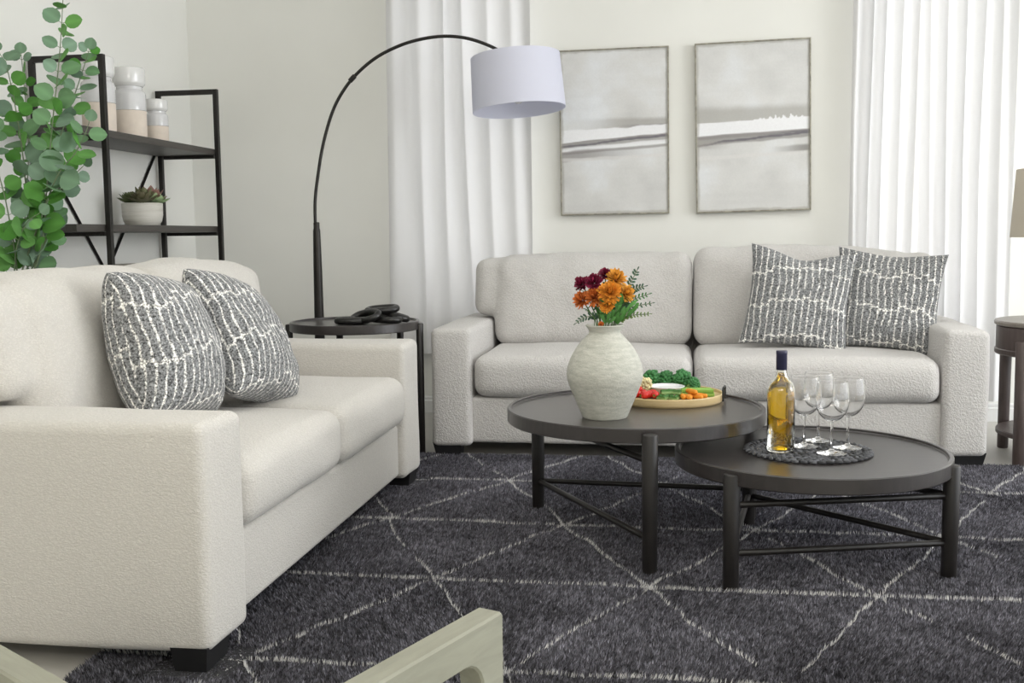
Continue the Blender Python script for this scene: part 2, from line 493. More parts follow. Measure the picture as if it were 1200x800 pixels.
def build_sofa(name, label, cat, W, D, arm_w, mat, loc, rotz, splits, seat_front=0.0, ears=(-1, 1), seed=0):
    """front faces -y, origin at the middle of the front edge on the floor"""
    t = thing(name, label, cat, loc, rotz)
    h = W / 2; AT = .588
    o = MB().add(*rbox((0, D / 2 + .012, .172), (h - arm_w + .01, D / 2 - .02, .103), .018, (6, 4, 3))).build('base', mat, t)
    for s in (-1, 1):
        v, f = rbox((s * (h - arm_w / 2), D / 2, (AT + .056) / 2), (arm_w / 2, D / 2, (AT - .056) / 2), .028, (4, 10, 7), (.004, .003, .005))
        MB().add(wrinkle(v, .006, 5, 3 + s), f).build('arm', mat, t)
    MB().add(*rbox((0, D - .09, .43), (h - arm_w + .005, .085, .34), .05, (8, 3, 6))).build('back_frame', mat, t)
    xs = [-h + arm_w + .004] + splits + [h - arm_w - .004]
    for i in range(len(xs) - 1):
        a, b = xs[i] + .003, xs[i + 1] - .003
        v, f = rbox(((a + b) / 2, seat_front + .32, .372), ((b - a) / 2, .325, .094), .055, (14, 12, 4), (0, .012, .022))
        MB().add(wrinkle(v, .010, 6, 11 + i + seed), f).build('seat_cushion', mat, t)
    for i in range(len(xs) - 1):
        a, b = xs[i], xs[i + 1]
        ear = (-1 if i == 0 else 1) if (len(xs) == 3) else 0
        back_cushion('back_cushion', t, mat, a + .002, b - .002, .48, .80, .455, .905 + (.015 if i else 0), ear, .105, .15, .07, seed + i * 3 + 1)
    for sx in (-1, 1):
        for fy in (.050, D - .10):
            x = sx * (h - .068)
            pts = [(-.065, -.04), (.065, -.04), (.065, .05), (-.065, .05)]
            k = .84
            v = [(x + px, fy + py, .072) for px, py in pts] + [(x + px * k - sx * .004, fy + py * k + .004, .006) for px, py in pts]
            f = [(0, 1, 2, 3), (7, 6, 5, 4)] + [(i, (i + 1) % 4, 4 + (i + 1) % 4, 4 + i) for i in range(4)]
            MB().add(v, f).build('foot', M['foot'], t, smooth=False)
    return t

build_sofa('sofa', 'cream two-cushion boucle sofa against the back wall below the two pictures', 'sofa',
           2.378, 1.0, .185, M['boucle'], (.079, 4.60, 0), 0, [-.022], seed=0)
build_sofa('loveseat', 'cream upholstered loveseat standing in front of the metal shelf unit', 'loveseat',
           1.975, 1.0, .225, M['chenille'], (-1.05, 3.168, 0), PI / 2, [-.0], seed=4)

# ------------------------------------------------------------------ patterned pillows
def pillow_pattern(u, v, seed):
    N = 16; S = .46
    cu = u * N + (fbm(u * 2.5, v * 4.5, seed, 3) - .5) * .9
    ci = np.floor(cu); fu = cu - ci
    off = .55 * vnoise(ci * .23, ci * 0 + 1.5, seed + 3) + .22 * (vnoise(ci * 1.0, ci * 0, seed + 4) - .5)
    rv = v * 2.9 + off + (fbm(u * 7, v * 4, seed + 8, 2) - .5) * .16
    ri = np.floor(rv); fv = rv - ri
    cw, ch = S / N, S / 2.9
    x = np.abs(fu - .5) * cw; y = np.abs(fv - .5) * ch
    g = .0017 + .0022 * vnoise(u * 22, v * 14, seed + 6)
    hx, hy, r = cw / 2 - g, ch / 2 - g * .9, cw * .36
    qx, qy = x - (hx - r), y - (hy - r)
    sd = np.hypot(np.maximum(qx, 0), np.maximum(qy, 0)) + np.minimum(np.maximum(qx, qy), 0) - r
    return sstep(-.0007, .0009, sd)

def pillow_mesh(size, T, chop, seed, soft=0, n=170):
    s = np.linspace(-1, 1, n)
    s = np.sign(s) * (1 - (1 - np.abs(s)) ** 2.1)
    U, Vv = np.meshgrid(s, s, indexing='xy')
    w = np.clip((1 - U ** 2) * (1 - Vv ** 2), 0, 1)
    z = T * w ** .42 * (1 + .12 * (-Vv))            # fuller towards the bottom
    pin = .10
    X = U * size / 2 * (1 - pin * (1 - Vv ** 2) * np.abs(U) ** 3)
    Y = Vv * size / 2 * (1 - pin * (1 - U ** 2) * np.abs(Vv) ** 3)
    cr = 1 - soft * (np.abs(U) * np.abs(Vv)) ** 2.2
    X = X * cr; Y = Y * cr
    ch = chop * np.exp(-(U / .45) ** 2) * np.clip((Vv + .3) / 1.3, 0, 1) ** 1.6
    Y = Y - ch * size; z = z * (1 - .35 * ch / max(chop, .01) * np.clip(Vv, 0, 1)) if chop else z
    wr = (fbm(U * 3 + seed, Vv * 3, seed, 3) - .5) * .022 * w ** .4
    def along(A, B, axis):                          # arc length over the bulge, so the weave is not stretched
        d = np.hypot(np.diff(A, axis=axis), np.diff(B, axis=axis))
        c = np.cumsum(d, axis=axis); z0 = np.zeros_like(np.take(c, [0], axis=axis))
        c = np.concatenate([z0, c], axis=axis); return (c - np.take(c, [n // 2], axis=axis)) / .46
    pu, pv = along(X, z, 1), along(Y, z, 0)
    pat = pillow_pattern(pu + 2.03, pv + 2.1, seed)
    dark = np.array([.225, .230, .235]); lite = np.array([.74, .73, .70])
    col = dark + (lite - dark) * pat[..., None]
    n2 = n * n
    zf = z + wr; zb = -z * .9 + wr * .5
    V = np.concatenate([np.stack([X, Y, zf], -1).reshape(-1, 3), np.stack([X, Y, zb], -1).reshape(-1, 3)])
    C = np.ones((2 * n2, 4), np.float32); C[:n2, :3] = col.reshape(-1, 3); C[n2:, :3] = (dark + (lite - dark) * pillow_pattern(pu + 5.3, pv + 4.4, seed)[..., None]).reshape(-1, 3)
    idx = np.arange(n2).reshape(n, n)
    q = np.stack([idx[:-1, :-1], idx[:-1, 1:], idx[1:, 1:], idx[1:, :-1]], -1).reshape(-1, 4)
    faces = np.concatenate([q, q[:, ::-1] + n2])
    me = bpy.data.meshes.new('pillow')
    me.from_pydata(V.tolist(), [], faces.tolist())
    at = me.color_attributes.new('tint', 'FLOAT_COLOR', 'POINT'); at.data.foreach_set('color', C.ravel())
    bm = bmesh.new(); bm.from_mesh(me)
    bmesh.ops.remove_doubles(bm, verts=[x for x in bm.verts if x.is_boundary], dist=2e-4)
    for f in bm.faces: f.smooth = True
    bm.to_mesh(me); bm.free(); me.materials.append(M['pillow'])
    return me

def place_pillow(label, group, c, normal, roll, size, T, chop, seed, tilt, soft=0):
    """normal = horizontal facing angle, tilt = lean back, roll = turn within its own plane"""
    o = bpy.data.objects.new('throw_pillow', pillow_mesh(size, T, chop, seed, soft)); COL.objects.link(o)
    nrm = Vector((math.cos(normal), math.sin(normal), 0)); right = Vector((-math.sin(normal), math.cos(normal), 0))
    B = Matrix((right, Vector((0, 0, 1)), nrm)).transposed().to_4x4()      # local x,y,z -> right, up, facing
    o.matrix_world = Matrix.Translation(c) @ B @ Matrix.Rotation(-tilt, 4, 'X') @ Matrix.Rotation(roll, 4, 'Z')
    tag(o, label, 'pillow', group); return o

R = math.radians
place_pillow('grey striped throw pillow with a dented top, in front of its twin on the sofa', 'patterned throw pillows', (.525, 4.935, .70), R(-93), R(-7), .475, .085, .075, 3, R(17))
place_pillow('grey striped throw pillow tucked beside the sofa arm, behind the dented pillow', 'patterned throw pillows', (.925, 5.00, .685), R(-99), R(-5), .475, .08, .015, 8, R(16))
place_pillow('plump grey striped throw pillow on the loveseat, the one nearer the large bare arm', 'patterned throw pillows', (-1.455, 2.805, .695), R(2), R(-8), .45, .130, .0, 5, R(17), .10)
place_pillow('grey striped throw pillow slouching at the middle of the loveseat', 'patterned throw pillows', (-1.395, 3.205, .680), R(4), R(-14), .47, .118, .0, 14, R(27), .10)

# ------------------------------------------------------------------ round tables
def round_table(name, label, c, zt, r, legs, legR, leg_r=.0235, rim_h=.045, lo=.115, up=None, mat='espresso', bars=True, leg_bottom=.010, leg_top=None, skip=None):
    t = thing(name, label, 'table', (c[0], c[1], 0))
    rt = .014
    prof = [(0, zt - .010), (r - rt - .004, zt - .010), (r - rt, zt - .006), (r - rt, zt - .002), (r - rt + .002, zt), (r - .003, zt), (r, zt - .003),
            (r, zt - rim_h + .003), (r - .003, zt - rim_h), (0, zt - rim_h)]
    MB().add(*lathe(prof, 96)).build('tabletop', M[mat], t, angle=30)
    P = []
    for a in legs:
        a = R(a); x, y = legR * math.cos(a), legR * math.sin(a); P.append((x, y))
        zt2 = zt - .012 if leg_top is None else leg_top
        MB().add(*rod((x, y, leg_bottom), (x, y, zt2), leg_r * .93, leg_r, 24, .005)).build('leg', M['espresso_leg'] if mat == 'espresso' else M[mat], t)
    if bars:
        for z in ([lo] if up is None else [lo, up]):
            n = len(P)
            for i in range(n):
                a = Vector((*P[i], z)); b = Vector((*P[(i + 1) % n], z))
                if skip is None or {i, (i + 1) % n} != set(skip): MB().add(*rod(a, b, .0095, None, 12, .001)).build('stretcher', M['espresso_leg'], t)
    return t

round_table('coffee_table', 'larger round espresso coffee table carrying the vase and the vegetable tray', (-.148, 3.475), .437, .422, (-82, 144, 29), .445, up=.345, skip=(0, 2))
round_table('coffee_table', 'smaller lower round espresso coffee table carrying the wine bottle and glasses', (.386, 3.238), .352, .402, (-128, -20, 113), .398, up=.252, lo=.115, leg_r=.0235)

# end table by the lamp: dark, same style, on thin legs
t = round_table('end_table', 'round dark end table with chain ornament between the loveseat and the sofa', (-1.465, 4.63), .622, .293, (4, 62, 122, 192), .298, .0165, .040, mat='espresso', bars=False, leg_bottom=0)
MB().add(*lathe([(0, .155), (.25, .155), (.262, .16), (.262, .172), (.255, .177), (0, .177)], 64)).build('lower_shelf', M['espresso'], t)

# brown drum side table at the far end of the sofa
t = thing('side_table', 'brown round drum side table with a lamp, past the end of the sofa', 'table', (1.66, 4.86, 0))
MB().add(*lathe([(0, .588), (.296, .588), (.302, .592), (.303, .604), (.298, .610), (0, .610)], 72)).build('tabletop', M['umber_top'], t, angle=30)
MB().add(*lathe([(0, .463), (.294, .463), (.299, .468), (.299, .485), (.294, .489), (.294, .583), (.290, .5875), (0, .5875)], 72)).build('apron', M['umber'], t, angle=30)
d = MB().add(*rbox((-.03, -.292, .535), (.10, .012, .04), .004)).build('drawer', M['umber'], t)
MB().add(*ball((-.03, -.312, .535), .012)).build('knob', M['bronze'], d)
MB().add(*lathe([(0, .108), (.275, .108), (.283, .112), (.283, .128), (.278, .132), (0, .132)], 72)).build('lower_shelf', M['umber'], t, angle=30)
for a in (217, 307, 37, 127):
    x, y = .314 * math.cos(R(a)), .314 * math.sin(R(a))
    MB().add(*rod((x, y, 0), (x, y, .535), .024, .026, 24, .005)).build('leg', M['umber'], t)
# its lamp
t = thing('table_lamp', 'table lamp with an oatmeal drum shade standing on the brown drum side table', 'lamp', (1.66, 4.86, .610))
MB().add(*lathe([(0, 0), (.075, 0), (.078, .006), (.075, .018), (.045, .03), (.06, .07), (.085, .13), (.075, .19), (.035, .24), (.018, .27), (.016, .33), (0, .33)], 40)).build('base', M['stone'], t)
MB().add(*rod((0, 0, .32), (0, 0, .60), .006, None, 12, .002)).build('pole', M['bronze'], t)
v, f = lathe([(.253, .358), (.236, .648), (.233, .648), (.250, .358)], 64, closed=True)
MB().add(v, f).build('lamp_shade', M['shade_warm'], t, angle=50)

# ------------------------------------------------------------------ chain ornament
t = thing('chain_ornament', 'black carved wooden link chain piled on the round end table', 'ornament', (-1.385, 4.60, .6125))
def link(c, L, W, r, rot):
    pts = []
    for k in range(28):
        a = 2 * PI * k / 28
        pts.append((math.copysign(abs(math.cos(a)) ** .75, math.cos(a)) * L, math.copysign(abs(math.sin(a)) ** .9, math.sin(a)) * W, 0))
    Mx = Matrix.Translation(c) @ Matrix.Rotation(rot[2], 4, 'Z') @ Matrix.Rotation(rot[1], 4, 'Y') @ Matrix.Rotation(rot[0], 4, 'X')
    return xf(tube(pts, r, 14, closed=True), Mx)
for c, rot in (((-.065, -.055, .017), (0, 0, R(8))), ((-.005, -.045, .035), (R(28), R(-6), R(-22))), ((.075, -.01, .020), (0, R(2), R(-14))),
               ((.045, .045, .060), (R(8), R(-4), R(6))), ((-.03, .055, .034), (R(14), R(-16), R(30))), ((.10, .06, .030), (R(-10), R(10), R(-30)))):
    MB().add(*link(c, .066, .034, .0155, rot)).build('link', M['link'], t)

# ------------------------------------------------------------------ arc floor lamp
t = thing('arc_floor_lamp', 'arching black floor lamp with white drum shade reaching over the sofa', 'lamp', (-1.835, 5.2, 0))
MB().add(*lathe([(0, 0), (.155, 0), (.16, .004), (.16, .028), (.155, .032), (.03, .034), (.026, .05), (0, .05)], 56)).build('base', M['bronze'], t)
MB().add(*lathe([(0, .045), (.0285, .045), (.0275, .30), (.022, .85), (.0185, 1.035), (.0165, 1.045), (.0155, 1.047), (.0155, 1.075), (.0125, 1.078), (0, 1.078)], 28)).build('pole', M['bronze'], t, angle=30)
W = lambda x, z: (x + 1.835, 0, z)
arc = smooth_path([W(-1.841, 1.06), W(-1.839, 1.18), W(-1.822, 1.30), W(-1.787, 1.47), W(-1.732, 1.632), W(-1.667, 1.74), W(-1.589, 1.822), W(-1.49, 1.892), W(-1.372, 1.942), W(-1.26, 1.968), W(-1.155, 1.976), W(-1.065, 1.967), W(-.985, 1.945), W(-.901, 1.908), W(-.83, 1.862), W(-.795, 1.82)], 6)
MB().add(*tube(arc, .0082, 14)).build('arm', M['bronze'], t)
a = Vector(W(-1.64, 1.775)); b = Vector(W(-1.612, 1.802))
MB().add(*rod(a, b, .0125, None, 16, .003)).build('joint_collar', M['bronze'], t)
sm = Matrix.Translation(W(-.793, 1.735)) @ Matrix.Rotation(R(-4.3), 4, 'Y') @ Matrix.Rotation(R(-2.6), 4, 'X')
v, f = lathe([(.228, -.128), (.218, .132), (.215, .132), (.225, -.128)], 72, closed=True)
sh = MB().add(*xf((v, f), sm)).build('lamp_shade', M['shade'], t, angle=50)
mb = MB()
for k in range(3):
    an = 2 * PI * k / 3
    mb.add(*tube([sm @ Vector((0, 0, .095)), sm @ Vector((.217 * math.cos(an), .217 * math.sin(an), .126))], .003, 8))
mb.build('shade_spider', M['bronze'], t)
MB().add(*xf(lathe([(0, .1), (.016, .1), (.018, .04), (.014, .03), (.022, .0), (.034, -.04), (.030, -.075), (.012, -.095), (0, -.097)], 20), sm)).build('bulb', M['white'], t)

# ------------------------------------------------------------------ pictures on the wall
def picture(label, x0, x1, z0, z1, rot, kind):
    w, h = x1 - x0, z1 - z0
    t = thing('framed_picture', label, 'picture', ((x0 + x1) / 2, YB - .001, (z0 + z1) / 2), 0, 'abstract seascape pair on the back wall')
    t.rotation_euler = (0, rot, 0)
    nu, nv = 150, 210
    U, V = np.meshgrid(np.linspace(0, 1, nu), np.linspace(0, 1, nv), indexing='xy')
    base = np.array([.70, .70, .69]) * np.ones((nv, nu, 1))
    cl = fbm(U * 3, V * 5, 40 + kind, 4)[..., None] - .5
    base = base * (1 + .36 * cl) + np.array([-.01, .01, .045]) * np.clip(cl * 3, 0, 1)
    stre = fbm(U * 2.0, V * 40, 50 + kind, 3)
    base *= (1 + .05 * (stre - .5))[..., None]
    def band(vc, hw, col, amt, tilt=0, edge=.004, nz=.01, seed=1):
        nonlocal base
        c = vc + tilt * (U - .5) + (fbm(U * 4, V * 0 + seed, seed, 3) - .5) * nz * 2
        m = sstep(hw + edge, hw, np.abs(V - c)) * amt
        base = base * (1 - m[..., None]) + np.array(col) * m[..., None]
    G1, G2, WH = (.26, .24, .235), (.15, .14, .165), (.88, .885, .905)
    if kind == 0:
        band(.535, .030, (.40, .385, .365), .8 * sstep(.1, .7, U), -.01, .03, .01, 3)
        band(.525, .010, (.22, .21, .225), .9 * sstep(.45, .95, U), .0, .012, .006, 4)
        band(.485, .038, WH, .97, .02, .006, .014, 5)
        band(.450, .008, G1, .9, .045, .006, .006, 6)
        band(.437, .010, (.36, .35, .34), .85, .03, .010, .008, 7)
        band(.443, .005, G2, .8, .05, .003, .008, 8)
        band(.412, .010, WH, .75, .05, .006, .010, 9)
        band(.395, .004, G1, .7, .03, .008, .006, 10)
        band(.370, .020, G1, .75 * sstep(.9, .1, U), .02, .02, .01, 11)
        band(.345, .006, (.72, .71, .70), .7, .02, .008, .008, 12)
    else:
        band(.545, .05, (.42, .41, .385), .75, .0, .05, .01, 23)
        spk = .026 * sstep(.35, .5, U) * vnoise(U * 60, V * 0, 77) ** 2
        c = .497 + .015 * (U - .5) + spk * .5
        m = sstep(.040 + .004, .040, np.abs(V - c) - spk * .5)
        base = base * (1 - m[..., None]) + np.array(WH) * m[..., None]
        band(.455, .008, G1, .9, .025, .008, .006, 26)
        band(.433, .014, (.33, .32, .31), .9, .035, .012, .012, 27)
        band(.428, .005, G2, .85, .055, .003, .010, 28)
        band(.440, .004, G2, .7 * sstep(.4, 1, U), .06, .003, .006, 32)
        band(.405, .014, (.40, .38, .36), .6 * sstep(.35, .0, U), .0, .02, .01, 29)
        band(.350, .012, (.22, .21, .20), .8 * sstep(.6, 1., U), .03, .016, .008, 30)
        band(.330, .006, (.72, .71, .70), .7, .015, .010, .008, 31)
    edge = np.minimum(np.minimum(U, 1 - U) * w, np.minimum(V, 1 - V) * h)
    rag = sstep(.016, .004, edge - .012 * (fbm(U * 14, V * 18, 60 + kind, 3) - .35))
    base = base * (1 - .55 * rag[..., None]) + np.array([.36, .35, .31]) * (.55 * rag[..., None])
    ww, hh = w / 2 - .006, h / 2 - .006
    X = (U * 2 - 1) * ww; Z = (V * 2 - 1) * hh
    vs = np.stack([X, np.full_like(X, -.036), Z], -1).reshape(-1, 3).tolist()
    idx = np.arange(nu * nv).reshape(nv, nu)
    fs = np.stack([idx[:-1, :-1], idx[:-1, 1:], idx[1:, 1:], idx[1:, :-1]], -1).reshape(-1, 4).tolist()
    mb = MB(); C = np.ones((nv * nu, 4)); C[:, :3] = np.clip(base, 0, 1).reshape(-1, 3)
    mb.add(vs, fs, C.tolist())
    # sides and back give the stretched canvas its body
    k = len(mb.v)
    bv = [(-ww, -.036, -hh), (ww, -.036, -hh), (ww, -.036, hh), (-ww, -.036, hh), (-ww, -.004, -hh), (ww, -.004, -hh), (ww, -.004, hh), (-ww, -.004, hh)]
    mb.add(bv, [(0, 1, 5, 4), (1, 2, 6, 5), (2, 3, 7, 6), (3, 0, 4, 7), (4, 5, 6, 7)], [(.6, .58, .54, 1)] * 8)
    mb.build('canvas', M['canvas'], t, smooth=False)
    mb = MB(); fw = .0075
    for lo, hi in (((-w / 2, -.042, -h / 2), (-w / 2 + fw, -.001, h / 2)), ((w / 2 - fw, -.042, -h / 2), (w / 2, -.001, h / 2)),
                   ((-w / 2 + fw, -.042, -h / 2), (w / 2 - fw, -.001, -h / 2 + fw)), ((-w / 2 + fw, -.042, h / 2 - fw), (w / 2 - fw, -.001, h / 2))):
        mb.add(*bbox(lo, hi, .0015))
    mb.build('frame', M['pframe'], t)
picture('framed abstract seascape partly behind the arc lamp shade, with several thin dark bands', -.652, -.066, 1.107, 1.988, R(-.45), 0)
picture('framed abstract seascape farther from the lamp, one wide white band across it', .073, .668, 1.112, 2.000, R(-1.0), 1)

# ------------------------------------------------------------------ curtains
def curtain(label, x0, x1, z0, z1, y, folds, seed, amp=.038, xb0=None, xb1=None, group='white sheer curtains'):
    nu, nv = 46 * max(4, folds) // 4 + 60, 44
    s = np.linspace(0, 1, nu); tt = np.linspace(0, 1, nv)          # tt 0 bottom
    S, T = np.meshgrid(s, tt, indexing='xy')
    xb0 = x0 if xb0 is None else xb0; xb1 = x1 if xb1 is None else xb1
    L = x0 * T + xb0 * (1 - T); Rr = x1 * T + xb1 * (1 - T)
    ph = S * folds + 1.3 * (fbm(S * folds * .5, T * .6, seed, 2) - .5) + .25 * (vnoise(S * 3, T * 2.2, seed + 5) - .5)
    w = np.sin(2 * PI * ph)
    a = amp * (.45 + .9 * vnoise(S * folds * .6 + 3, T * .8, seed + 2))
    Y = -a * w + .012 * (fbm(S * 9, T * 1.5, seed + 7, 2) - .5)
    X = L + (Rr - L) * S + .010 * np.cos(2 * PI * ph) * (S * (1 - S) * 4)
    Z = z0 + (z1 - z0) * T + 0 * S
    f_ = np.stack([X, Y - .0012, Z], -1).reshape(-1, 3); b_ = np.stack([X, Y + .0012, Z], -1).reshape(-1, 3)
    idx = np.arange(nu * nv).reshape(nv, nu)
    q = np.stack([idx[:-1, :-1], idx[:-1, 1:], idx[1:, 1:], idx[1:, :-1]], -1).reshape(-1, 4)
    loop = np.concatenate([idx[0, :-1], idx[:-1, -1], idx[-1, :0:-1], idx[:0:-1, 0]])
    nx = np.roll(loop, -1); n = nu * nv
    rim = np.stack([loop, loop + n, nx + n, nx], -1)
    V = np.concatenate([f_, b_]); V[:, 0] -= (x0 + x1) / 2; V[:, 2] -= z0
    o = MB().add(V.tolist(), np.concatenate([q, q[:, ::-1] + n, rim]).tolist()).build('curtain', M['curtain'], angle=70)
    o.location = ((x0 + x1) / 2, y, z0); tag(o, label, 'curtain', group); return o
curtain('white curtain hanging behind the arc floor lamp and the end of the sofa', -1.592, -.80, .35, 2.68, 5.735, 6, 2, .019, -1.605, -.80)
curtain('narrow white curtain panel beside the picture farther from the lamp', .862, 1.192, .12, 2.68, 5.735, 4, 5, .020, .858, 1.16)
curtain('wide white curtain panel behind the end of the sofa and side table', 1.200, 1.65, .12, 2.68, 5.735, 5, 9, .022, 1.205, 1.66)

# ------------------------------------------------------------------ shelf unit
SX0, SX1, SY0, SY1 = -2.775, -2.452, 4.045, 5.462
t = thing('shelf_unit', 'black metal and wood open shelf unit behind the loveseat', 'shelf', ((SX0 + SX1) / 2, (SY0 + SY1) / 2, 0))
ox, oy = t.location.x, t.location.y
PT = 1.787; pw = .012
for y in (4.27, 5.392):
    for x, nm in ((-2.765, 0), (-2.440, 1)):
        MB().add(*bbox((x - pw - ox, y - pw - oy, 0), (x + pw - ox, y + pw - oy, PT), .002)).build('post', M['bronze'], t)
    MB().add(*bbox((-2.765 + pw - ox, y - pw - oy, PT - .026), (-2.440 - pw - ox, y + pw - oy, PT), .002)).build('top_rail', M['bronze'], t)
for z in (1.459, 1.051, .655, .25):
    b = MB().add(*bbox((SX0 - ox, SY0 - oy, z - .016), (-2.457 - ox, SY1 - oy, z + .016), .002)).build('shelf_board', M['shelf_board'], t)
    for y in (4.27, 5.392):
        MB().add(*bbox((-2.745 - ox, y - .010 - oy, z - .034), (-2.46 - ox, y + .010 - oy, z - .0165), .002)).build('support_bar', M['bronze'], b)
def brace(a, b):
    MB().add(*tube([(-2.787 - ox, a[0] - oy, a[1]), (-2.787 - ox, b[0] - oy, b[1])], .0085, 4)).build('brace', M['bronze'], t)
brace((4.27, 1.475), (5.392, .20)); brace((5.392, 1.475), (4.27, .20))

# jars on the top shelf
JZ = 1.4755
def jar(label, y, r, h, x=-2.61):
    t = thing('lidded_jar', label, 'jar', (x, y, JZ), 0, 'white and beige canisters on the top shelf')
    zb = h * .40
    MB().add(*lathe([(0, 0), (r * .96, 0), (r * .985, .004), (r, zb), (r * .995, zb + .0005), (0, zb + .0005)], 40)).build('clay_body', M['clay'], t)
    MB().add(*lathe([(r * .9, zb + .001), (r, zb + .002), (r * 1.0, h * .62), (r * .97, h * .66), (r * .86, h * .685), (r * .80, h * .70), (r * .80, h * .74), (0, h * .74)], 40)).build('glazed_shoulder', M['glaze_b'], t)
    MB().add(*lathe([(0, h * .742), (r * .84, h * .742), (r * .97, h * .775), (r * 1.0, h * .80), (r * 1.01, h * .965), (r * .99, h * .99), (r * .93, h), (0, h)], 40)).build('lid', M['glaze'], t)
jar('tall white and beige lidded jar half hidden by the eucalyptus leaves', 4.525, .074, .345)
jar('tall white and beige lidded jar in the middle of the top shelf', 4.805, .075, .338)
jar('short white lidded jar, the smallest of the three on the top shelf', 5.065, .056, .222)

# box seen just over the cushion
t = thing('storage_box', 'low taupe box on the shelf just showing above the loveseat cushions', 'box', (-2.60, 4.80, .672))
MB().add(*bbox((-.09, -.135, 0), (.09, .135, .195), .004)).build('box_body', M['taupe'], t)
MB().add(*bbox((-.095, -.14, .196), (.095, .14, .212), .004)).build('lid', M['taupe'], t)

# succulent bowl
t = thing('plant_pot', 'banded white stoneware bowl on the middle shelf, planted with succulents', 'pot', (-2.60, 4.86, 1.0675))
MB().add(*lathe([(0, 0), (.074, 0), (.080, .006), (.090, .022), (.096, .05), (.0965, .085), (.097, .108), (.093, .110), (.090, .106), (.089, .092), (0, .092)], 56)).build('bowl', M['pot'], t)
MB().add(*lathe([(0, .0925), (.088, .0925), (.086, .096), (0, .098)], 40)).build('soil', plain('dark_soil', (.05, .04, .03, 1), .95, bmp=.5, nscale=90), t)
def rosette(c, r, n, rows, col, tip, upz, sharp=.35, seed=1):
    rg = random.Random(seed); mb = MB()
    for k in range(rows):
        el = R(15 + 62 * k / max(1, rows - 1)); m = max(5, int(n * (1 - .5 * k / rows)))
        for i in range(m):
            az = 2 * PI * (i + .5 * (k % 2)) / m + rg.uniform(-.12, .12)
            L = r * (1 - .45 * k / rows) * rg.uniform(.9, 1.1)
            d = Vector((math.cos(az) * math.cos(el), math.sin(az) * math.cos(el), math.sin(el) * upz))
            sd = Vector((-math.sin(az), math.cos(az), 0)); nn = sd.cross(d).normalized()
            p0 = Vector(c)
            w = r * .26; ts = (0, .35, .7, 1.0); ws = (.45, 1.0, .85, .02 + .1 * (1 - sharp)); vs = []; cs = []
            for tt, wt in zip(ts, ws):
                q = p0 + d * L * tt + nn * (-.10 * L * tt * tt)
                th = .3 * w * wt
                for s_, h_ in ((-1, 0), (0, 1), (1, 0), (0, -1)):
                    vs.append(q + sd * s_ * w * wt + nn * h_ * th)
                    cc = [col[j] * (1 - tt) + tip[j] * tt for j in range(3)]; cs.append((*cc, 1))
            fs = []
            for a_ in range(3):
                for b_ in range(4): fs.append((a_ * 4 + b_, a_ * 4 + (b_ + 1) % 4, a_ * 4 + 4 + (b_ + 1) % 4, a_ * 4 + 4 + b_))
            fs += [(3, 2, 1, 0), (12, 13, 14, 15)]
            mb.add(vs, fs, cs)
    return mb
def succ(label, pos, r, n, rows, col, tip, upz, sharp, seed):
    o = rosette((0, 0, 0), r, n, rows, col, tip, upz, sharp, seed).build('succulent', M['tint']); o.location = (-2.60 + pos[0], 4.86 + pos[1], 1.164 + pos[2])
    tag(o, label, 'succulent', 'succulents in the stoneware bowl')
succ('olive green clustered succulent spilling over the near rim of the stoneware bowl', (.035, -.070, .010), .072, 9, 5, (.10, .13, .055), (.17, .15, .09), 1.1, .2, 3)
succ('bushy dark olive succulent beside the spilling one in the stoneware bowl', (-.035, -.04, .010), .074, 9, 5, (.09, .13, .05), (.16, .19, .09), 1.2, .2, 4)
succ('upright olive succulent in the centre of the stoneware bowl', (.015, -.010, .014), .080, 8, 5, (.11, .16, .06), (.20, .20, .11), 1.4, .2, 5)
succ('pale green rosette succulent at the front of the stoneware bowl', (.052, .035, .010), .078, 9, 4, (.24, .42, .16), (.48, .60, .36), .9, .6, 6)
succ('spiky reddish succulent at the far rim of the stoneware bowl', (.01, .068, .012), .098, 9, 4, (.20, .17, .12), (.33, .17, .14), 1.3, 1.0, 7)

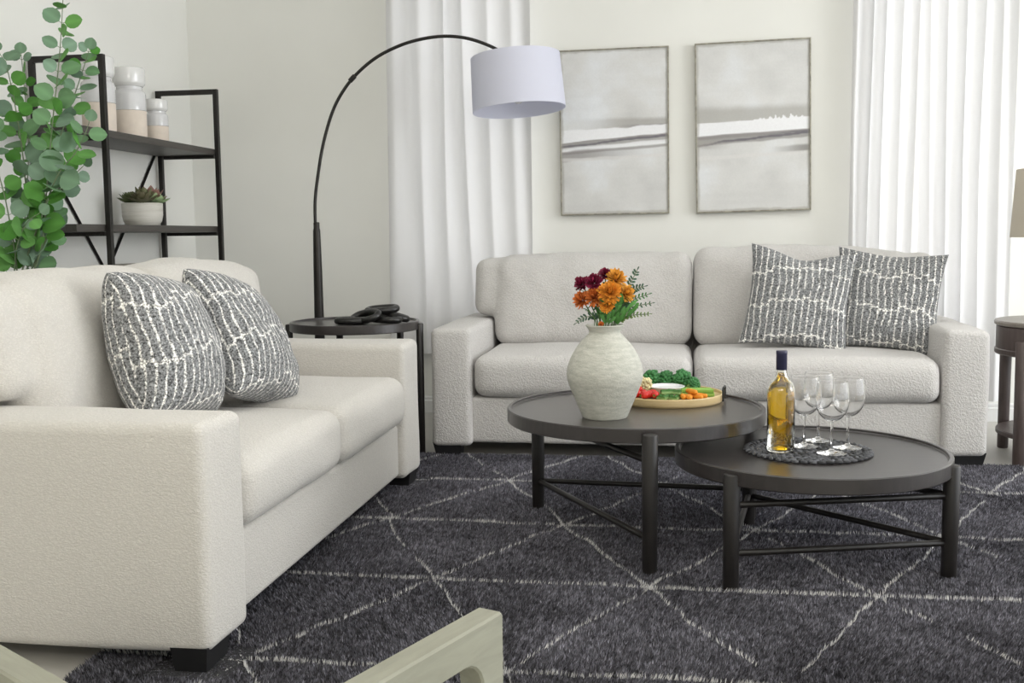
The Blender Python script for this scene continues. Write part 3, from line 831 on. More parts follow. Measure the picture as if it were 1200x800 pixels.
# ------------------------------------------------------------------ eucalyptus
PX, PY = -2.56, 3.72
t = thing('eucalyptus_plant', 'tall leafy eucalyptus plant standing behind the loveseat beside the shelf unit', 'plant', (PX, PY, 0))
MB().add(*lathe([(0, 0), (.10, 0), (.11, .01), (.135, .15), (.14, .32), (.115, .50), (.075, .60), (.07, .66), (.08, .70), (.074, .70), (.062, .66), (.065, .60), (.05, .55), (0, .55)], 48)).build('pot', M['stone'], t)
def px2w(x, y, dy):
    k = (3.75 + dy) / 3.75          # sizes measured at the depth of the pot, spread in depth around it
    return Vector(((-2.365 + (x - 60) * .00345) * k - PX, 3.75 + dy - PY, 1.0 + (1.361 - (y - 170) * .00323 - 1.0) * k))
leaf_rng = random.Random(12)
def leaf(mb, base, direction, normal, size, tint):
    d = direction.normalized(); s = d.cross(normal).normalized(); n = s.cross(d).normalized()
    pet = size * .18; vs = []; cs = []
    rows = [(0, .03), (.10, .30), (.28, .455), (.5, .50), (.72, .43), (.9, .24), (1.0, .02)]
    cup = leaf_rng.uniform(.05, .28); bend = leaf_rng.uniform(-.25, .25)
    for tt, w in rows:
        for q in (-1, -.5, 0, .5, 1):
            p = base + d * (pet + size * tt) + s * (q * w * size * 1.02) + n * (cup * size * w * q * q * .8 + bend * size * (tt - .3) ** 2)
            vs.append(p); k = .92 + .16 * (abs(q) < .2)
            cs.append((tint[0] * k, tint[1] * k, tint[2] * k, 1))
    m = 5; fs = [(i * m + j, i * m + j + 1, (i + 1) * m + j + 1, (i + 1) * m + j) for i in range(len(rows) - 1) for j in range(m - 1)]
    # a thin second skin gives the leaf its thickness
    nv = len(vs); vs2 = [v_ - n * .0011 for v_ in vs]; fs2 = [tuple(nv + i for i in q[::-1]) for q in fs]
    ring = [j for j in range(m)] + [i * m + m - 1 for i in range(1, len(rows))] + [(len(rows) - 1) * m + j for j in range(m - 2, -1, -1)] + [i * m for i in range(len(rows) - 2, 0, -1)]
    rim = [(ring[i], ring[(i + 1) % len(ring)], ring[(i + 1) % len(ring)] + nv, ring[i] + nv) for i in range(len(ring))]
    mb.add(vs + vs2, fs + fs2 + rim, cs + cs)
    # petiole
    a = base; b = base + d * (pet + size * .05)
    v_, f_ = tube([a, b], .0011, 5); mb.add(v_, f_, [(.2, .27, .14, 1)] * len(v_))
STEMS = [
    ([(20, 385), (38, 300), (52, 220), (62, 150), (72, 90), (79, 40), (86, -25)], .00, 1.0),
    ([(20, 385), (42, 260), (60, 190), (84, 130), (101, 88), (110, 64)], .10, .8),
    ([(20, 385), (45, 250), (66, 205), (88, 180), (101, 158), (106, 146)], -.06, 1.0),
    ([(15, 385), (26, 300), (26, 200), (20, 130), (12, 80), (4, 62)], .08, 1.0),
    ([(12, 385), (10, 320), (2, 240), (-12, 170), (-18, 110)], -.08, 1.0),
    ([(18, 385), (42, 335), (50, 285), (46, 240), (40, 205)], .12, 1.0),
    ([(10, 385), (4, 345), (10, 295), (24, 262), (40, 250)], -.10, 1.0),
    ([(16, 385), (16, 320), (24, 250), (32, 180), (32, 120), (30, 66)], .16, .9),
    ([(22, 385), (48, 280), (66, 225), (86, 205), (96, 196)], .05, .85),
]
GREENS = [(.075, .25, .035), (.10, .29, .05), (.13, .32, .08), (.15, .29, .14), (.17, .29, .18), (.19, .30, .21)]
for si, (pp, dy, sc_) in enumerate(STEMS):
    root = Vector((leaf_rng.uniform(-.02, .02), leaf_rng.uniform(-.02, .02), .58))
    ctrl = [root, Vector((root.x * .6, root.y, .70))] + [px2w(x, y, dy * min(1, (i + 1) / 3)) for i, (x, y) in enumerate(pp[1:])]
    path = smooth_path(ctrl, 14)
    n = len(path); rad = [.0042 * (1 - .72 * i / (n - 1)) for i in range(n)]
    st = MB().add(*tube(path, rad, 8)).build('stem', M['stem'], t)
    mb = MB(); acc = 0; k = 0; step = .050 * sc_
    for i in range(1, n):
        acc += (path[i] - path[i - 1]).length
        if path[i].z < .80 + .07 * (si % 3): acc = 0; continue
        if acc > (step if path[i].z < 1.35 else step * .85):
            acc = 0; k += 1
            tan = (path[i] - path[i - 1]).normalized()
            frac = i / n
            for s_ in (-1, 1):
                if leaf_rng.random() < (.16 if path[i].z < 1.35 else .03): continue
                az = leaf_rng.uniform(-.6, .6) + (PI / 2) * (k % 2)
                side = tan.cross(Vector((.45, -.9, .1))).normalized()
                other = tan.cross(side).normalized()
                d = (side * math.cos(az) + other * math.sin(az)) * s_ + tan * leaf_rng.uniform(.2, .7)
                nrm = Vector((.42 + leaf_rng.uniform(-.55, .55), -.85 + leaf_rng.uniform(-.5, .4), .45 + leaf_rng.uniform(-.4, .5)))
                size = (.092 - .030 * frac ** 2) * leaf_rng.uniform(.72, 1.12) * (.94 if sc_ == 1 else .8)
                g = leaf_rng.choice(GREENS); b_ = leaf_rng.uniform(.85, 1.2)
                leaf(mb, path[i].copy(), d, nrm, size, [q * b_ for q in g])
    tan = (path[-1] - path[-3]).normalized()
    leaf(mb, path[-1].copy(), tan + Vector((0, 0, .1)), Vector((.5, -.8, .3)), .045, GREENS[4])
    mb.build('leaves', M['tint'], st, angle=60)

# ------------------------------------------------------------------ vase and flowers
VX, VY, VZ = -.235, 3.306, .4262
t = thing('vase', 'pale chalky clay vase with wide belly on the larger coffee table', 'vase', (VX, VY, VZ))
vp = smooth_path([(.066, 0, 0), (.071, 0, .004), (.084, 0, .035), (.104, 0, .082), (.117, 0, .118), (.1195, 0, .142), (.116, 0, .165), (.103, 0, .198), (.083, 0, .230), (.062, 0, .254), (.0505, 0, .266), (.0495, 0, .274), (.056, 0, .285), (.0605, 0, .291)], 5)
prof = [(0, 0)] + [(p.x, p.z) for p in vp] + [(.058, .2935), (.053, .292), (.046, .280), (.0445, .268), (.055, .250), (.075, .226), (.095, .195), (.108, .160), (.110, .138), (.095, .08), (.07, .02), (0, .012)]
MB().add(*lathe(prof, 72)).build('body', M['stone'], t, angle=60)

def petal(mb, c, d, up, L, w, curl, col, tip):
    d = d.normalized(); s = d.cross(up)
    if s.length < 1e-4: s = d.cross(Vector((1, 0, 0)))
    s.normalize(); n = s.cross(d).normalized(); vs = []; cs = []
    ts = (0, .4, .75, 1); ws = (.35, .9, 1, .45)
    for tt, wt in zip(ts, ws):
        q = c + d * L * tt + n * curl * L * tt * tt
        for e in (-1, 0, 1):
            vs.append(q + s * e * w * wt * .5 + n * (.12 * w * abs(e)))
            cs.append(tuple(col[j] * (1 - tt) + tip[j] * tt for j in range(3)) + (1,))
    fs = [(i * 3 + j, i * 3 + j + 1, i * 3 + 4 + j, i * 3 + 3 + j) for i in range(3) for j in range(2)]
    mb.add(vs, fs, cs)

def bloom(c, r, axis, col, tip, dense, seed, w=.30):
    rg = random.Random(seed); mb = MB(); ax = Vector(axis).normalized()
    n = dense
    for i in range(n):
        k = (i + .5) / n
        phi = math.acos(1 - 1.25 * k); th = PI * (1 + 5 ** .5) * i
        d = Vector((math.sin(phi) * math.cos(th), math.sin(phi) * math.sin(th), math.cos(phi)))
        d = Vector((0, 0, 1)).rotation_difference(ax) @ d
        b_ = rg.uniform(.75, 1.2)
        petal(mb, Vector(c) + d * r * .12, d + Vector([rg.uniform(-.12, .12) for _ in range(3)]), ax, r * rg.uniform(.8, 1.0), r * w, rg.uniform(-.1, .45),
              [q * b_ * .7 for q in col], [q * b_ for q in tip])
    return mb

def flower(label, pos, r, axis, col, tip, dense, seed, w, group, foot, leaves=True):
    base = Vector((VX + foot[0], VY + foot[1], VZ + .12))
    t = thing('flower', label, 'flower', base, 0, group)
    h = Vector(pos) - base
    bloom(h, r * 1.14, axis, col, tip, dense, seed, w).build('bloom', M['tint'], t, angle=80)
    neck = Vector((VX + foot[0] * .9, VY + foot[1] * .9, VZ + .285)) - base
    path = smooth_path([(0, 0, 0), neck, neck.lerp(h, .55) + Vector((0, 0, .006)), h - Vector(axis).normalized() * r * .1], 7)
    st = MB().add(*tube(path, .0019, 8)).build('stem', plain('flower_stem', (.09, .20, .05, 1), .6), t)
    mb = MB(); rg = random.Random(seed + 50)
    if leaves:
        for k in range(6):
            p = path[min(len(path) - 2, 9 + k * 2)]
            a = rg.uniform(0, 2 * PI)
            petal(mb, p.copy(), Vector((math.cos(a), math.sin(a) * .7, rg.uniform(.3, 1.0))), Vector((0, 0, 1)), rg.uniform(.022, .040), .013, -.2, (.055, .15, .035), (.09, .24, .06))
        mb.build('leaves', M['tint'], t, angle=80)
OR, OT = (.62, .17, .02), (.86, .36, .04)
RU, RT = (.42, .075, .02), (.70, .20, .04)
BU, BT = (.11, .006, .025), (.23, .012, .05)
A_ = 'orange chrysanthemums in the clay vase'; B_ = 'burgundy blooms in the clay vase'
flower('burgundy bloom at the outer edge of the bouquet, above the rust flowers', (-.303, 3.30, .845), .024, (-.5, -.6, .5), BU, BT, 34, 1, .42, B_, (-.022, .0))
flower('burgundy bloom between the other two dark red ones', (-.266, 3.285, .850), .026, (-.1, -.8, .5), BU, BT, 34, 2, .42, B_, (-.012, -.012))
flower('burgundy bloom at the very top of the bouquet', (-.232, 3.31, .872), .022, (.0, -.6, .8), BU, BT, 30, 3, .42, B_, (-.004, .01))
flower('rust orange bloom hanging lowest on the burgundy side of the bouquet', (-.302, 3.28, .797), .025, (-.5, -.7, .4), RU, RT, 70, 4, .26, A_, (-.026, -.014))
flower('rust orange bloom facing outward beneath the middle burgundy one', (-.262, 3.268, .806), .027, (-.1, -.85, .4), RU, RT, 70, 5, .26, A_, (-.014, -.026))
flower('large bright orange bloom in the centre of the bouquet', (-.216, 3.262, .820), .033, (.05, -.9, .4), OR, OT, 90, 6, .24, A_, (.004, -.028))
flower('golden orange bloom at the top of the bouquet beside the dark red one', (-.200, 3.30, .858), .030, (.15, -.6, .7), (.62, .22, .02), (.85, .42, .06), 84, 7, .25, A_, (.012, .0))
flower('golden orange bloom on the fern side of the bouquet', (-.172, 3.292, .816), .026, (.6, -.7, .4), (.62, .22, .02), (.85, .42, .06), 76, 8, .25, A_, (.024, -.004))
flower('small orange bloom hanging just under the large bright one', (-.226, 3.258, .782), .021, (-.05, -.9, .1), OR, OT, 60, 9, .28, A_, (-.004, -.034))
flower('tiny rust bud resting at the rim of the clay vase', (-.243, 3.262, .7235), .0085, (0, -.8, .6), RU, RT, 26, 10, .4, A_, (-.006, -.036), leaves=False)

def fern(label, pts, n, size, seed, col, foot, kind='frond'):
    n = int(n * 1.6)
    base = Vector((VX + foot[0], VY + foot[1], VZ + .12))
    t = thing('fern_frond', label, 'leaf', base, 0, 'green fronds in the clay vase')
    path = smooth_path([Vector((0, 0, 0)), Vector((VX + foot[0], VY + foot[1], VZ + .285)) - base] + [Vector(p) - base for p in pts], 10)
    MB().add(*tube(path, .0014, 6)).build('stem', M['stem'], t)
    mb = MB(); st = 14; rg = random.Random(seed)
    for k in range(n):
        i = st + int((len(path) - 1 - st) * k / n); p = path[i]; tan = (path[min(i + 1, len(path) - 1)] - path[i - 1]).normalized()
        sd = tan.cross(Vector((.2, -1, .2))).normalized()
        for s_ in (-1, 1):
            L = size * .95 * (1 - .55 * k / n) * rg.uniform(.85, 1.1)
            petal(mb, p.copy(), sd * s_ + tan * .75, Vector((0, -1, .4)), L, L * .48, rg.uniform(-.2, .1), col, [c * 1.3 for c in col])
    petal(mb, path[-1].copy(), tan, Vector((0, -1, .4)), size * .5, size * .16, 0, col, col)
    mb.build('leaflets', M['tint'], t, angle=80)
FG, FD = (.055, .16, .05), (.045, .10, .06)
fern('dark fern frond rising highest on the open side of the bouquet', [(-.185, 3.33, .80), (-.155, 3.335, .85), (-.135, 3.33, .888)], 7, .026, 1, FD, (.020, .012))
fern('fern frond arching out just below the highest one', [(-.175, 3.33, .79), (-.150, 3.325, .825), (-.112, 3.315, .838)], 8, .024, 2, FD, (.026, .014))
fern('fern frond reaching straight sideways at the middle of the bouquet', [(-.180, 3.31, .775), (-.145, 3.30, .798), (-.098, 3.29, .815)], 8, .022, 3, FG, (.030, .006))
fern('fern frond reaching farthest sideways, low in the bouquet', [(-.185, 3.30, .755), (-.15, 3.29, .775), (-.088, 3.28, .788)], 9, .019, 4, FD, (.034, .0))
fern('pale fern frond drooping over the vase rim', [(-.18, 3.285, .742), (-.145, 3.27, .752), (-.095, 3.26, .756)], 9, .018, 5, (.12, .19, .05), (.034, -.012))
fern('small dark sprig hanging out on the burgundy side of the vase', [(-.270, 3.29, .745), (-.298, 3.28, .742), (-.322, 3.275, .726)], 5, .020, 6, (.06, .11, .07), (-.032, -.004))
# broad green leaves bunched in the middle
def leafspray(label, foot, pts, seed, wide):
    base = Vector((VX + foot[0], VY + foot[1], VZ + .12))
    t = thing('leaf_spray', label, 'leaf', base, 0, 'green leaf sprays in the clay vase')
    neck = Vector((VX + foot[0], VY + foot[1], VZ + .285)) - base
    mb = MB(); ms = MB(); rg = random.Random(seed)
    for p in pts:
        q = Vector(p) - base
        path = smooth_path([Vector((0, 0, 0)), neck, q], 6); ms.add(*tube(path, .0012, 6))
        d = (q - neck).normalized()
        for k in range(4):
            a = neck.lerp(q, .25 + .25 * k)
            petal(mb, a, d + Vector((rg.uniform(-.7, .7), rg.uniform(-.6, .2), rg.uniform(-.2, .4))), Vector((0, -1, .3)), wide * rg.uniform(.8, 1.2), wide * .34, rg.uniform(-.2, .2), (.06, .19, .04), (.13, .36, .09))
    ms.build('stem', M['stem'], t); mb.build('leaves', M['tint'], t, angle=80)
leafspray('bright green leaves bunched under the large orange bloom', (.004, -.034), [(-.232, 3.262, .772), (-.212, 3.258, .782), (-.195, 3.262, .770)], 3, .036)
leafspray('bright green leaves spreading on the fern side of the vase mouth', (.026, -.022), [(-.165, 3.270, .770), (-.150, 3.268, .756), (-.178, 3.268, .785)], 4, .036)

# ------------------------------------------------------------------ tray and vegetables
TX, TY, TZ = -.048, 3.668, .4262
TR = .194
t = thing('serving_tray', 'round pale bamboo tray with black handles on the larger coffee table', 'tray', (TX, TY, TZ))
MB().add(*lathe([(0, 0), (TR - .008, 0), (TR - .003, .004), (TR, .010), (TR, .028), (TR - .0015, .030), (TR - .0055, .030), (TR - .007, .028), (TR - .007, .020), (TR - .011, .0172), (0, .017)], 80)).build('tray_body', M['tray'], t, angle=35)
for a in (-8, 172):
    d = Vector((math.cos(R(a)), math.sin(R(a)), 0)); s = Vector((-d.y, d.x, 0))
    p = d * (TR + .003)
    pts = [p - s * .035 + Vector((0, 0, .008)), p - s * .035 + Vector((0, 0, .046)), p - s * .028 + Vector((0, 0, .053)), p + s * .028 + Vector((0, 0, .053)), p + s * .035 + Vector((0, 0, .046)), p + s * .035 + Vector((0, 0, .008))]
    MB().add(*tube(pts, .0033, 8)).build('handle', M['black'], t)
TB = TZ + .0174
t = thing('dip_bowl', 'white bowl of dip in the middle of the vegetable tray', 'bowl', (TX + .0, TY + .03, TB))
MB().add(*lathe([(0, 0), (.035, 0), (.038, .004), (.052, .018), (.062, .026), (.064, .028), (.061, .029), (.055, .024), (.036, .008), (0, .006)], 48)).build('bowl', M['white'], t)
MB().add(*lathe([(0, .0215), (.03, .021), (.050, .0205), (.045, .014), (0, .0075)], 40)).build('dip', plain('white_dip', (.80, .80, .80, 1), .35, bmp=.1), t)

def ordinal(i): return ('first', 'second', 'third', 'fourth', 'fifth', 'sixth', 'seventh', 'eighth')[i]
def lump(mb, c, r, n, rr, col, seed, flat=.8):
    rg = random.Random(seed)
    for i in range(n):
        k = (i + .5) / n; ph = math.acos(1 - 1.15 * k); th = PI * (1 + 5 ** .5) * i
        p = Vector(c) + Vector((math.sin(ph) * math.cos(th), math.sin(ph) * math.sin(th), math.cos(ph) * flat)) * r * rg.uniform(.85, 1.05)
        v, f = ball(p, rr * rg.uniform(.8, 1.2), 8, 6); b_ = rg.uniform(.75, 1.25)
        mb.add(v, f, [(col[0] * b_, col[1] * b_, col[2] * b_, 1)] * len(v))
    v, f = ball(c, r * .88, 12, 8, 1, 1, flat); mb.add(v, f, [(*col, 1)] * len(v))
def floret(name, label, cat, pos, r, col, stalkcol, seed, tilt, group):
    t = thing(name, label, cat, (TX + pos[0], TY + pos[1], TB + pos[2]), 0, group)
    ax = Vector((math.cos(tilt[0]) * math.sin(tilt[1]), math.sin(tilt[0]) * math.sin(tilt[1]), math.cos(tilt[1])))
    Mx = Vector((0, 0, 1)).rotation_difference(ax).to_matrix().to_4x4()
    mb = MB(); lump(mb, (0, 0, 0), r, 46, r * .24, col, seed)
    mb.v = [tuple(Mx @ Vector(p) + Vector((0, 0, r * 1.05))) for p in mb.v]
    mb.build('head', M['tint'], t)
    v, f = tube([(0, 0, -r * 1.5), (0, 0, -r * .9), (0, 0, 0)], [r * .30, r * .34, r * .5], 10)
    mb = MB(); mb.add([tuple(Mx @ Vector(p) + Vector((0, 0, r * 1.05))) for p in v], f, [(*stalkcol, 1)] * len(v)); mb.build('stalk', M['tint'], t)
BG = (.05, .19, .06); BS = (.25, .42, .12)
for i, (p, r, tl) in enumerate((((-.055, .125, .006), .031, (-1.2, 1.2)), ((.000, .135, .006), .029, (-2.0, 1.2)), ((.055, .120, .008), .031, (-1.2, 1.2)), ((.095, .085, .004), .022, (-.6, 1.2)))):
    floret('broccoli_floret', ('large broccoli floret behind the dip bowl, closest to the cauliflower', 'broccoli floret straight behind the dip bowl between two others', 'tall broccoli floret behind the dip bowl, closest to the celery', 'small broccoli floret tucked behind the celery sticks')[i], 'broccoli', p, r, BG, BS, 20 + i, tl, 'broccoli florets on the tray')
for i, (p, r, tl) in enumerate((((-.105, .055, .006), .027, (-1.6, 1.2)), ((-.075, .015, .006), .025, (-1.6, 1.2)), ((-.125, .005, .004), .024, (-1.6, 1.2)))):
    floret('cauliflower_floret', ('cream cauliflower floret at the back of its pile by the broccoli', 'cream cauliflower floret touching the dip bowl', 'cream cauliflower floret closest to the vase')[i], 'cauliflower', p, r, (.70, .62, .36), (.66, .66, .38), 30 + i, tl, 'cauliflower florets on the tray')
for i, (px, py) in enumerate(((-.120, -.050), (-.098, -.062), (-.076, -.052), (-.058, -.072), (-.045, -.048), (-.098, -.034), (-.070, -.088), (-.036, -.080))):
    t = thing('grape_tomato', ordinal(i) + ' red grape tomato counted from the vase in the tomato pile', 'tomato', (TX + px, TY + py, TB), R(37 * i), 'red grape tomatoes on the tray')
    up = .011 if i == 5 else 0
    v, f = ball((0, 0, .0135 + up), .0135, 14, 10, 1.35, 1, 1)
    MB().add(v, f, [(.60, .022, .016, 1)] * len(v)).build('fruit', tinted('tomato_skin', .2, 0, sheen=0, spec=.5) if i == 0 else bpy.data.materials['tomato_skin'], t)
    mb = MB()
    for k in range(5): petal(mb, Vector((.0175, 0, .0135 + up)), Vector((.3, math.cos(k * 1.257), math.sin(k * 1.257))), Vector((1, 0, 0)), .006, .0025, .2, (.08, .2, .04), (.1, .25, .05))
    mb.build('calyx', M['tint'], t)
for i, (px, py, a, up) in enumerate(((-.018, -.075, 80, 0), (.000, -.088, 65, 0), (.018, -.078, 95, 0), (.034, -.092, 78, 0), (.006, -.062, 20, .014), (.028, -.060, 150, .014))):
    t = thing('cucumber_stick', ordinal(i) + ' green cucumber stick from the tomatoes', 'cucumber', (TX + px, TY + py, TB + up), R(a), 'cucumber sticks on the tray')
    pr = [(-.010, 0), (.010, 0), (.011, .004), (.007, .012), (0, .0155), (-.007, .012), (-.011, .004)]
    v, f = prism(pr, .052, .0015); 
    cs = [(.30, .44, .17, 1) if p[2] < .009 else (.045, .15, .03, 1) for p in v]
    Mx = Matrix.Rotation(PI / 2, 4, 'Z')
    MB().add(*xf((v, f), Mx), cs).build('flesh', M['tint'], t, smooth=False)
for i, (px, py, a, up) in enumerate(((.056, -.080, 100, 0), (.072, -.092, 112, 0), (.080, -.066, 95, 0), (.100, -.078, 138, 0), (.112, -.055, 152, 0), (.085, -.070, 125, .016))):
    t = thing('baby_carrot', ordinal(i) + ' orange baby carrot from the cucumber sticks', 'carrot', (TX + px, TY + py, TB + up), R(a), 'baby carrots on the tray')
    v, f = tube([(-.030, 0, .009), (-.0285, 0, .009), (-.025, 0, .009), (0, 0, .009), (.022, 0, .009), (.028, 0, .009), (.031, 0, .009)], [.002, .005, .0075, .009, .0078, .005, .001], 12)
    MB().add(v, f, [(.80, .30, .03, 1)] * len(v)).build('root', M['tint'], t)
for i, (px, py, a, up) in enumerate(((.100, .030, 10, 0), (.104, .008, 6, 0), (.108, -.016, 2, 0), (.098, .020, 8, .012), (.106, -.006, 4, .012))):
    t = thing('celery_stick', ordinal(i) + (' bright celery stick from the broccoli, lying on the tray' if i < 3 else ' celery stick counted from the broccoli, stacked on top')[0:], 'celery', (TX + px, TY + py, TB + up), R(a - 6), 'celery sticks on the tray')
    pr = [(-.011, .001), (-.006, 0), (.006, 0), (.011, .001), (.0125, .011), (.0095, .0115), (.007, .005), (0, .004), (-.007, .005), (-.0095, .0115), (-.0125, .011)]
    v, f = prism(pr, .11, 0); Mx = Matrix.Rotation(PI / 2, 4, 'Z')
    rr = [(.26, .48, .09, 1) if p[2] < .006 else (.33, .56, .13, 1) for p in v]
    MB().add(*xf((v, f), Mx), rr).build('stalk', M['tint'], t, smooth=False)
t = thing('lettuce_leaf', 'curly green garnish leaf poking out beside the vase on the tray', 'leaf', (TX - .150, TY - .038, TB))
mb = MB()
for k in range(9):
    a = k * 2 * PI / 9
    petal(mb, Vector((0, 0, .003)), Vector((math.cos(a), math.sin(a), .35 + .2 * (k % 2))), Vector((0, 0, 1)), .030, .024, .3, (.05, .16, .03), (.12, .30, .07))
mb.build('leaf_blade', M['tint'], t, angle=80)

# ------------------------------------------------------------------ placemat, bottle, glasses
SZ = .3402
MX, MY, MR = .380, 3.243, .186
def build_mat():
    mb = MB(); turns = 6; rs = np.linspace(.012, MR - .012, turns)
    rg = random.Random(5)
    for r in rs:
        n = max(8, int(2 * PI * r / .0235))
        for k in range(n):
            for side in (-1, 1):
                a = 2 * PI * (k + .25 * side) / n
                c = Vector((r * math.cos(a), r * math.sin(a), .0068)); tn = Vector((-math.sin(a), math.cos(a), 0)); rd = Vector((math.cos(a), math.sin(a), 0))
                d = (tn + rd * .85 * side).normalized()
                p = c + rd * side * .0062
                sd = d.cross(Vector((0, 0, 1)))
                v, f = ball((0, 0, 0), 1, 8, 6)
                g = rg.uniform(.015, .12)
                vv = [p + d * q[0] * .0140 + sd * q[1] * .0064 + Vector((0, 0, q[2] * .0058)) for q in v]
                mb.add(vv, f, [(g, g * 1.04, g * 1.16, 1)] * len(v))
    v, f = lathe([(0, .001), (MR - .010, .001), (MR - .008, .004), (MR - .012, .006), (0, .006)], 64); mb.add(v, f, [(.02, .02, .025, 1)] * len(v))
    o = mb.build('placemat', M['mat']); o.location = (MX, MY, SZ)
    tag(o, 'round braided charcoal placemat under the wine bottle and glasses', 'placemat')
build_mat()
GZ = SZ + .0127

t = thing('wine_bottle', 'clear bottle of golden wine with navy cap standing on the braided placemat', 'bottle', (.295, 3.19, GZ))
br = .0405
outer = [(0, .004), (.025, .001), (br - .006, 0), (br - .001, .003), (br, .009), (br, .178), (br - .001, .188), (br - .006, .202), (.024, .216), (.0175, .226), (.0152, .240), (.0145, .292), (.0155, .293), (.0155, .297), (.0135, .298)]
inner = [(.0098, .298), (.0100, .240), (.0125, .226), (.019, .214), (br - .0078, .200), (br - .0028, .187), (br - .0018, .176), (br - .0018, .010), (br - .007, .006), (.02, .008), (0, .013)]
MB().add(*lathe(outer + inner, 56)).build('bottle_glass', M['bottle'], t, angle=60)
k = .0006
wine = [(0, .0137), (.02, .0087), (br - .007, .0068), (br - .0023, .0108), (br - .0023, .176), (br - .0033, .186), (br - .0084, .1990), (.0185, .2125), (.0120, .224), (.0100, .2345), (0, .2345)]
MB().add(*lathe(wine, 56)).build('wine', M['wine'], t, angle=60)
MB().add(*lathe([(.0156, .2435), (.0160, .244), (.0160, .290), (.0165, .291), (.0165, .298), (.0155, .3005), (0, .3008), (0, .2985), (.0159, .2985), (.0157, .292)], 40)).build('capsule', M['capsule'], t)

def wine_glass(label, x, y, s=1.0):
    t = thing('wine_glass', label, 'glass', (x, y, GZ), 0, 'empty wine glasses on the placemat')
    R_ = .0475
    bo = [(.0042, .094), (.012, .0965), (.026, .105), (.038, .119), (.0455, .138), (R_, .158), (.0462, .182), (.0425, .213)]
    bi = [(.0416, .213), (.0452, .182), (.0464, .158), (.0444, .138), (.0368, .120), (.025, .107), (.012, .0995), (0, .098)]
    bo = [(p.x, p.z) for p in smooth_path([(a, 0, b) for a, b in bo], 4)] + [(.04246, .2134)]
    bi = [(.0415, .2134)] + [(p.x, p.z) for p in smooth_path([(a, 0, b) for a, b in bi], 4)]
    prof = [(0, .0008), (.040, .0), (.0425, .0012), (.040, .0028), (.020, .0055), (.008, .010), (.0042, .018), (.0036, .045), (.0036, .080)] + bo + [(.0423, .2139), (.0418, .2139)] + bi
    MB().add(*lathe([(r * s, z * s) for r, z in prof], 48)).build('glass_body', M['glass'], t, angle=60)
wine_glass('wine glass closest to the front edge of the placemat', .439, 3.168)
wine_glass('wine glass right beside the golden wine bottle', .372, 3.268)
wine_glass('wine glass at the rear of the four, closest to the sofa', .424, 3.360)
wine_glass('wine glass farthest from the golden bottle, on the outer side of the placemat', .498, 3.258)

# ------------------------------------------------------------------ armchairs close to the viewer
def armchair(label, corner, heading, z_arm=.585):
    """corner: world xy of the arm's front end nearest the seat side; local +x = facing, +y = left of facing"""
    t = thing('armchair', label, 'chair', (corner[0], corner[1], 0), heading, 'pale wooden armchairs')
    aw, ah, LN, Wd = .032, .040, .50, .62
    def arm_poly():
        r = .035; lw = .042; zt, zb = z_arm, z_arm - ah
        p = [(0, zb - .06), (0, zt - .004), (-.004, zt), (-LN + .004, zt), (-LN, zt - .004), (-LN, zb - .06), (-LN + lw, zb - .06)]
        p += [(-LN + lw + r - r * math.cos(a), zb - r + r * math.sin(a)) for a in np.linspace(0, PI / 2, 6)]
        p += [(-lw - r + r * math.sin(a), zb - r + r * math.cos(a)) for a in np.linspace(0, PI / 2, 6)]
        p += [(-lw, zb - .06)]
        return p
    for y in (aw / 2, aw / 2 - Wd):
        v, f = prism(arm_poly(), aw, .0025)
        a = MB().add(*xf((v, f), Matrix.Translation((0, y, 0)))).build('arm', M['chairwood'], t, angle=30)
        for xc, sp in ((-.021, 0), (-LN + .021, -.03)):
            zt = z_arm - ah - .06
            w0, w1 = .021, .016
            vs = [(xc + sx * w0, y + sy * aw / 2, zt) for sx, sy in ((-1, -1), (1, -1), (1, 1), (-1, 1))] + [(xc + sp + sx * w1, y + sy * w1 * .85, 0) for sx, sy in ((-1, -1), (1, -1), (1, 1), (-1, 1))]
            fs = [(0, 1, 2, 3), (7, 6, 5, 4)] + [(i, (i + 1) % 4, 4 + (i + 1) % 4, 4 + i) for i in range(4)]
            MB().add(vs, fs).build('leg', M['chairwood'], t, smooth=False)
    y0, y1 = -Wd + aw, 0
    for x in (-.03, -LN + .03):
        MB().add(*bbox((x - .012, y0 + .001, .30), (x + .012, y1 - .001, .36), .003)).build('seat_rail', M['chairwood'], t)
    v, f = rbox((-LN / 2 + .01, (y0 + y1) / 2, .405), (LN / 2 - .02, (y1 - y0) / 2 - .008, .045), .035, (8, 8, 3), (0, 0, .015))
    MB().add(v, f).build('seat_cushion', M['seatcloth'], t)
    for z in (.475, .525):
        MB().add(*bbox((-LN + .008, y0 + .001, z - .016), (-LN + .030, y1 - .001, z + .016), .004)).build('back_rail', M['chairwood'], t)
    return t
armchair('pale wooden armchair with its front arm end pointing at the coffee tables', (-.193, 1.124), R(90 - 22.4))
# the neighbour faces the loveseat; its outer arm shows at the corner of the view
hd = R(147.7)
lf = hd + PI / 2
armchair('pale wooden armchair turned toward the loveseat arm, only a corner showing', (-.698 + .20 * math.cos(hd) + .62 * math.cos(lf), .967 + .20 * math.sin(hd) + .62 * math.sin(lf)), hd)

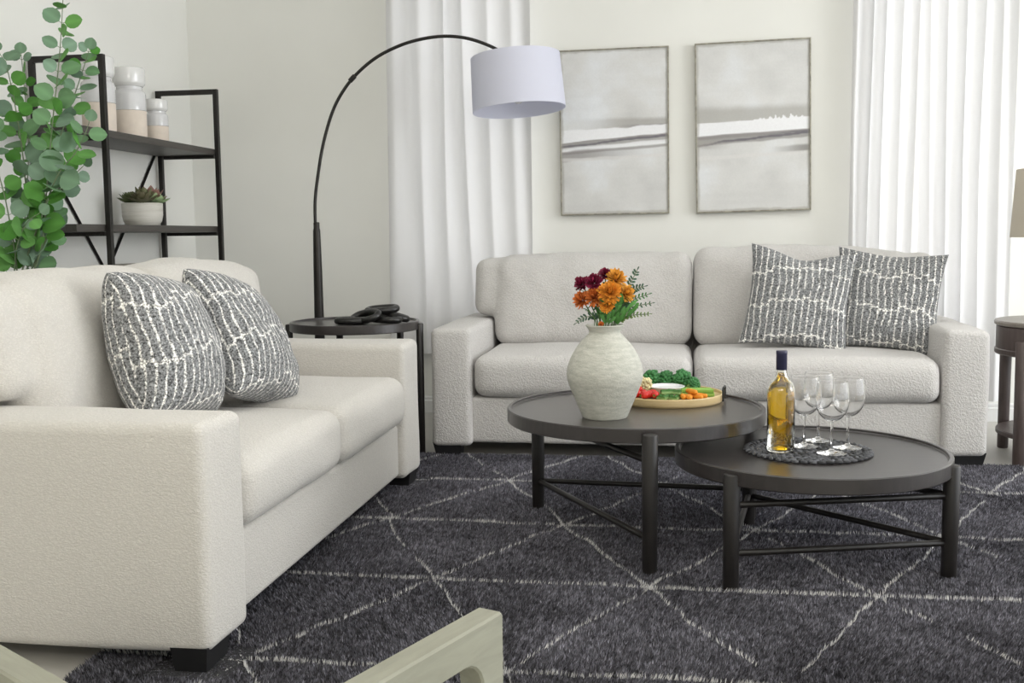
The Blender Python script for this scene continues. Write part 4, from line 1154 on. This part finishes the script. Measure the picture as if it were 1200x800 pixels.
# ------------------------------------------------------------------ camera
H = 1.0; F = 1240.0
P_, A2, RO = R(5.72), R(9.1), R(-.64)
R0 = Vector((math.cos(A2), math.sin(A2), 0)); FH = Vector((-math.sin(A2), math.cos(A2), 0))
FW = FH * math.cos(P_) + Vector((0, 0, -math.sin(P_))); U0 = FH * math.sin(P_) + Vector((0, 0, math.cos(P_)))
RI = R0 * math.cos(RO) + U0 * math.sin(RO); UP = U0 * math.cos(RO) - R0 * math.sin(RO)
cd = bpy.data.cameras.new('camera'); cam = bpy.data.objects.new('camera', cd); COL.objects.link(cam)
cd.sensor_fit = 'HORIZONTAL'; cd.sensor_width = 36; cd.lens = F / 1200 * 36; cd.clip_start = .05
Mc = Matrix((RI, UP, -FW)).transposed().to_4x4(); Mc.translation = (0, 0, H)
cam.matrix_world = Mc
SC.camera = cam

# ------------------------------------------------------------------ light
w = bpy.data.worlds.new('daylight'); SC.world = w; w.use_nodes = True
bg = w.node_tree.nodes['Background']; bg.inputs[0].default_value = (.93, .965, 1, 1); bg.inputs[1].default_value = 2.2
def area(name, loc, target, sx, sy, power, col=(1, 1, 1)):
    l = bpy.data.lights.new(name, 'AREA'); l.shape = 'RECTANGLE'; l.size = sx; l.size_y = sy; l.energy = power; l.color = col
    o = bpy.data.objects.new(name, l); COL.objects.link(o); o.location = loc
    o.rotation_euler = (Vector(target) - Vector(loc)).to_track_quat('-Z', 'Y').to_euler(); return o
area('window_daylight', (4.3, 3.5, 1.75), (-.6, 3.9, .7), 2.0, 1.8, 48, (1, .99, .985))
area('ceiling_light', (.4, 2.9, 2.72), (.4, 2.9, 0), 3.4, 3.2, 27, (1, .99, .985))
area('front_fill', (-.6, -.66, 2.1), (-1.3, 5.8, 5.4), 3.2, .9, 54, (1, .94, .85))  # added fill behind the camera to even out the walls; wall_front has no opening
area('curtain_backlight', (1.25, 5.81, 1.5), (1.25, 0, 1.5), .66, 2.0, 5.2, (1, 1, 1))  # lamp added between solid wall and curtain panels to brighten the cloth
area('curtain_backlight', (-1.2, 5.81, 1.5), (-1.2, 0, 1.5), .66, 1.9, 3.6, (.97, .98, 1))  # likewise added to lift the curtain behind the arc lamp; no window is modelled

vs = SC.view_settings
vs.view_transform = 'Standard'; vs.look = 'None'; vs.exposure = 0.29; vs.gamma = 1.0; vs.use_curve_mapping = False
SC.cycles.max_bounces = 32; SC.cycles.transparent_max_bounces = 16; SC.cycles.transmission_bounces = 32; SC.cycles.glossy_bounces = 12; SC.cycles.caustics_refractive = True
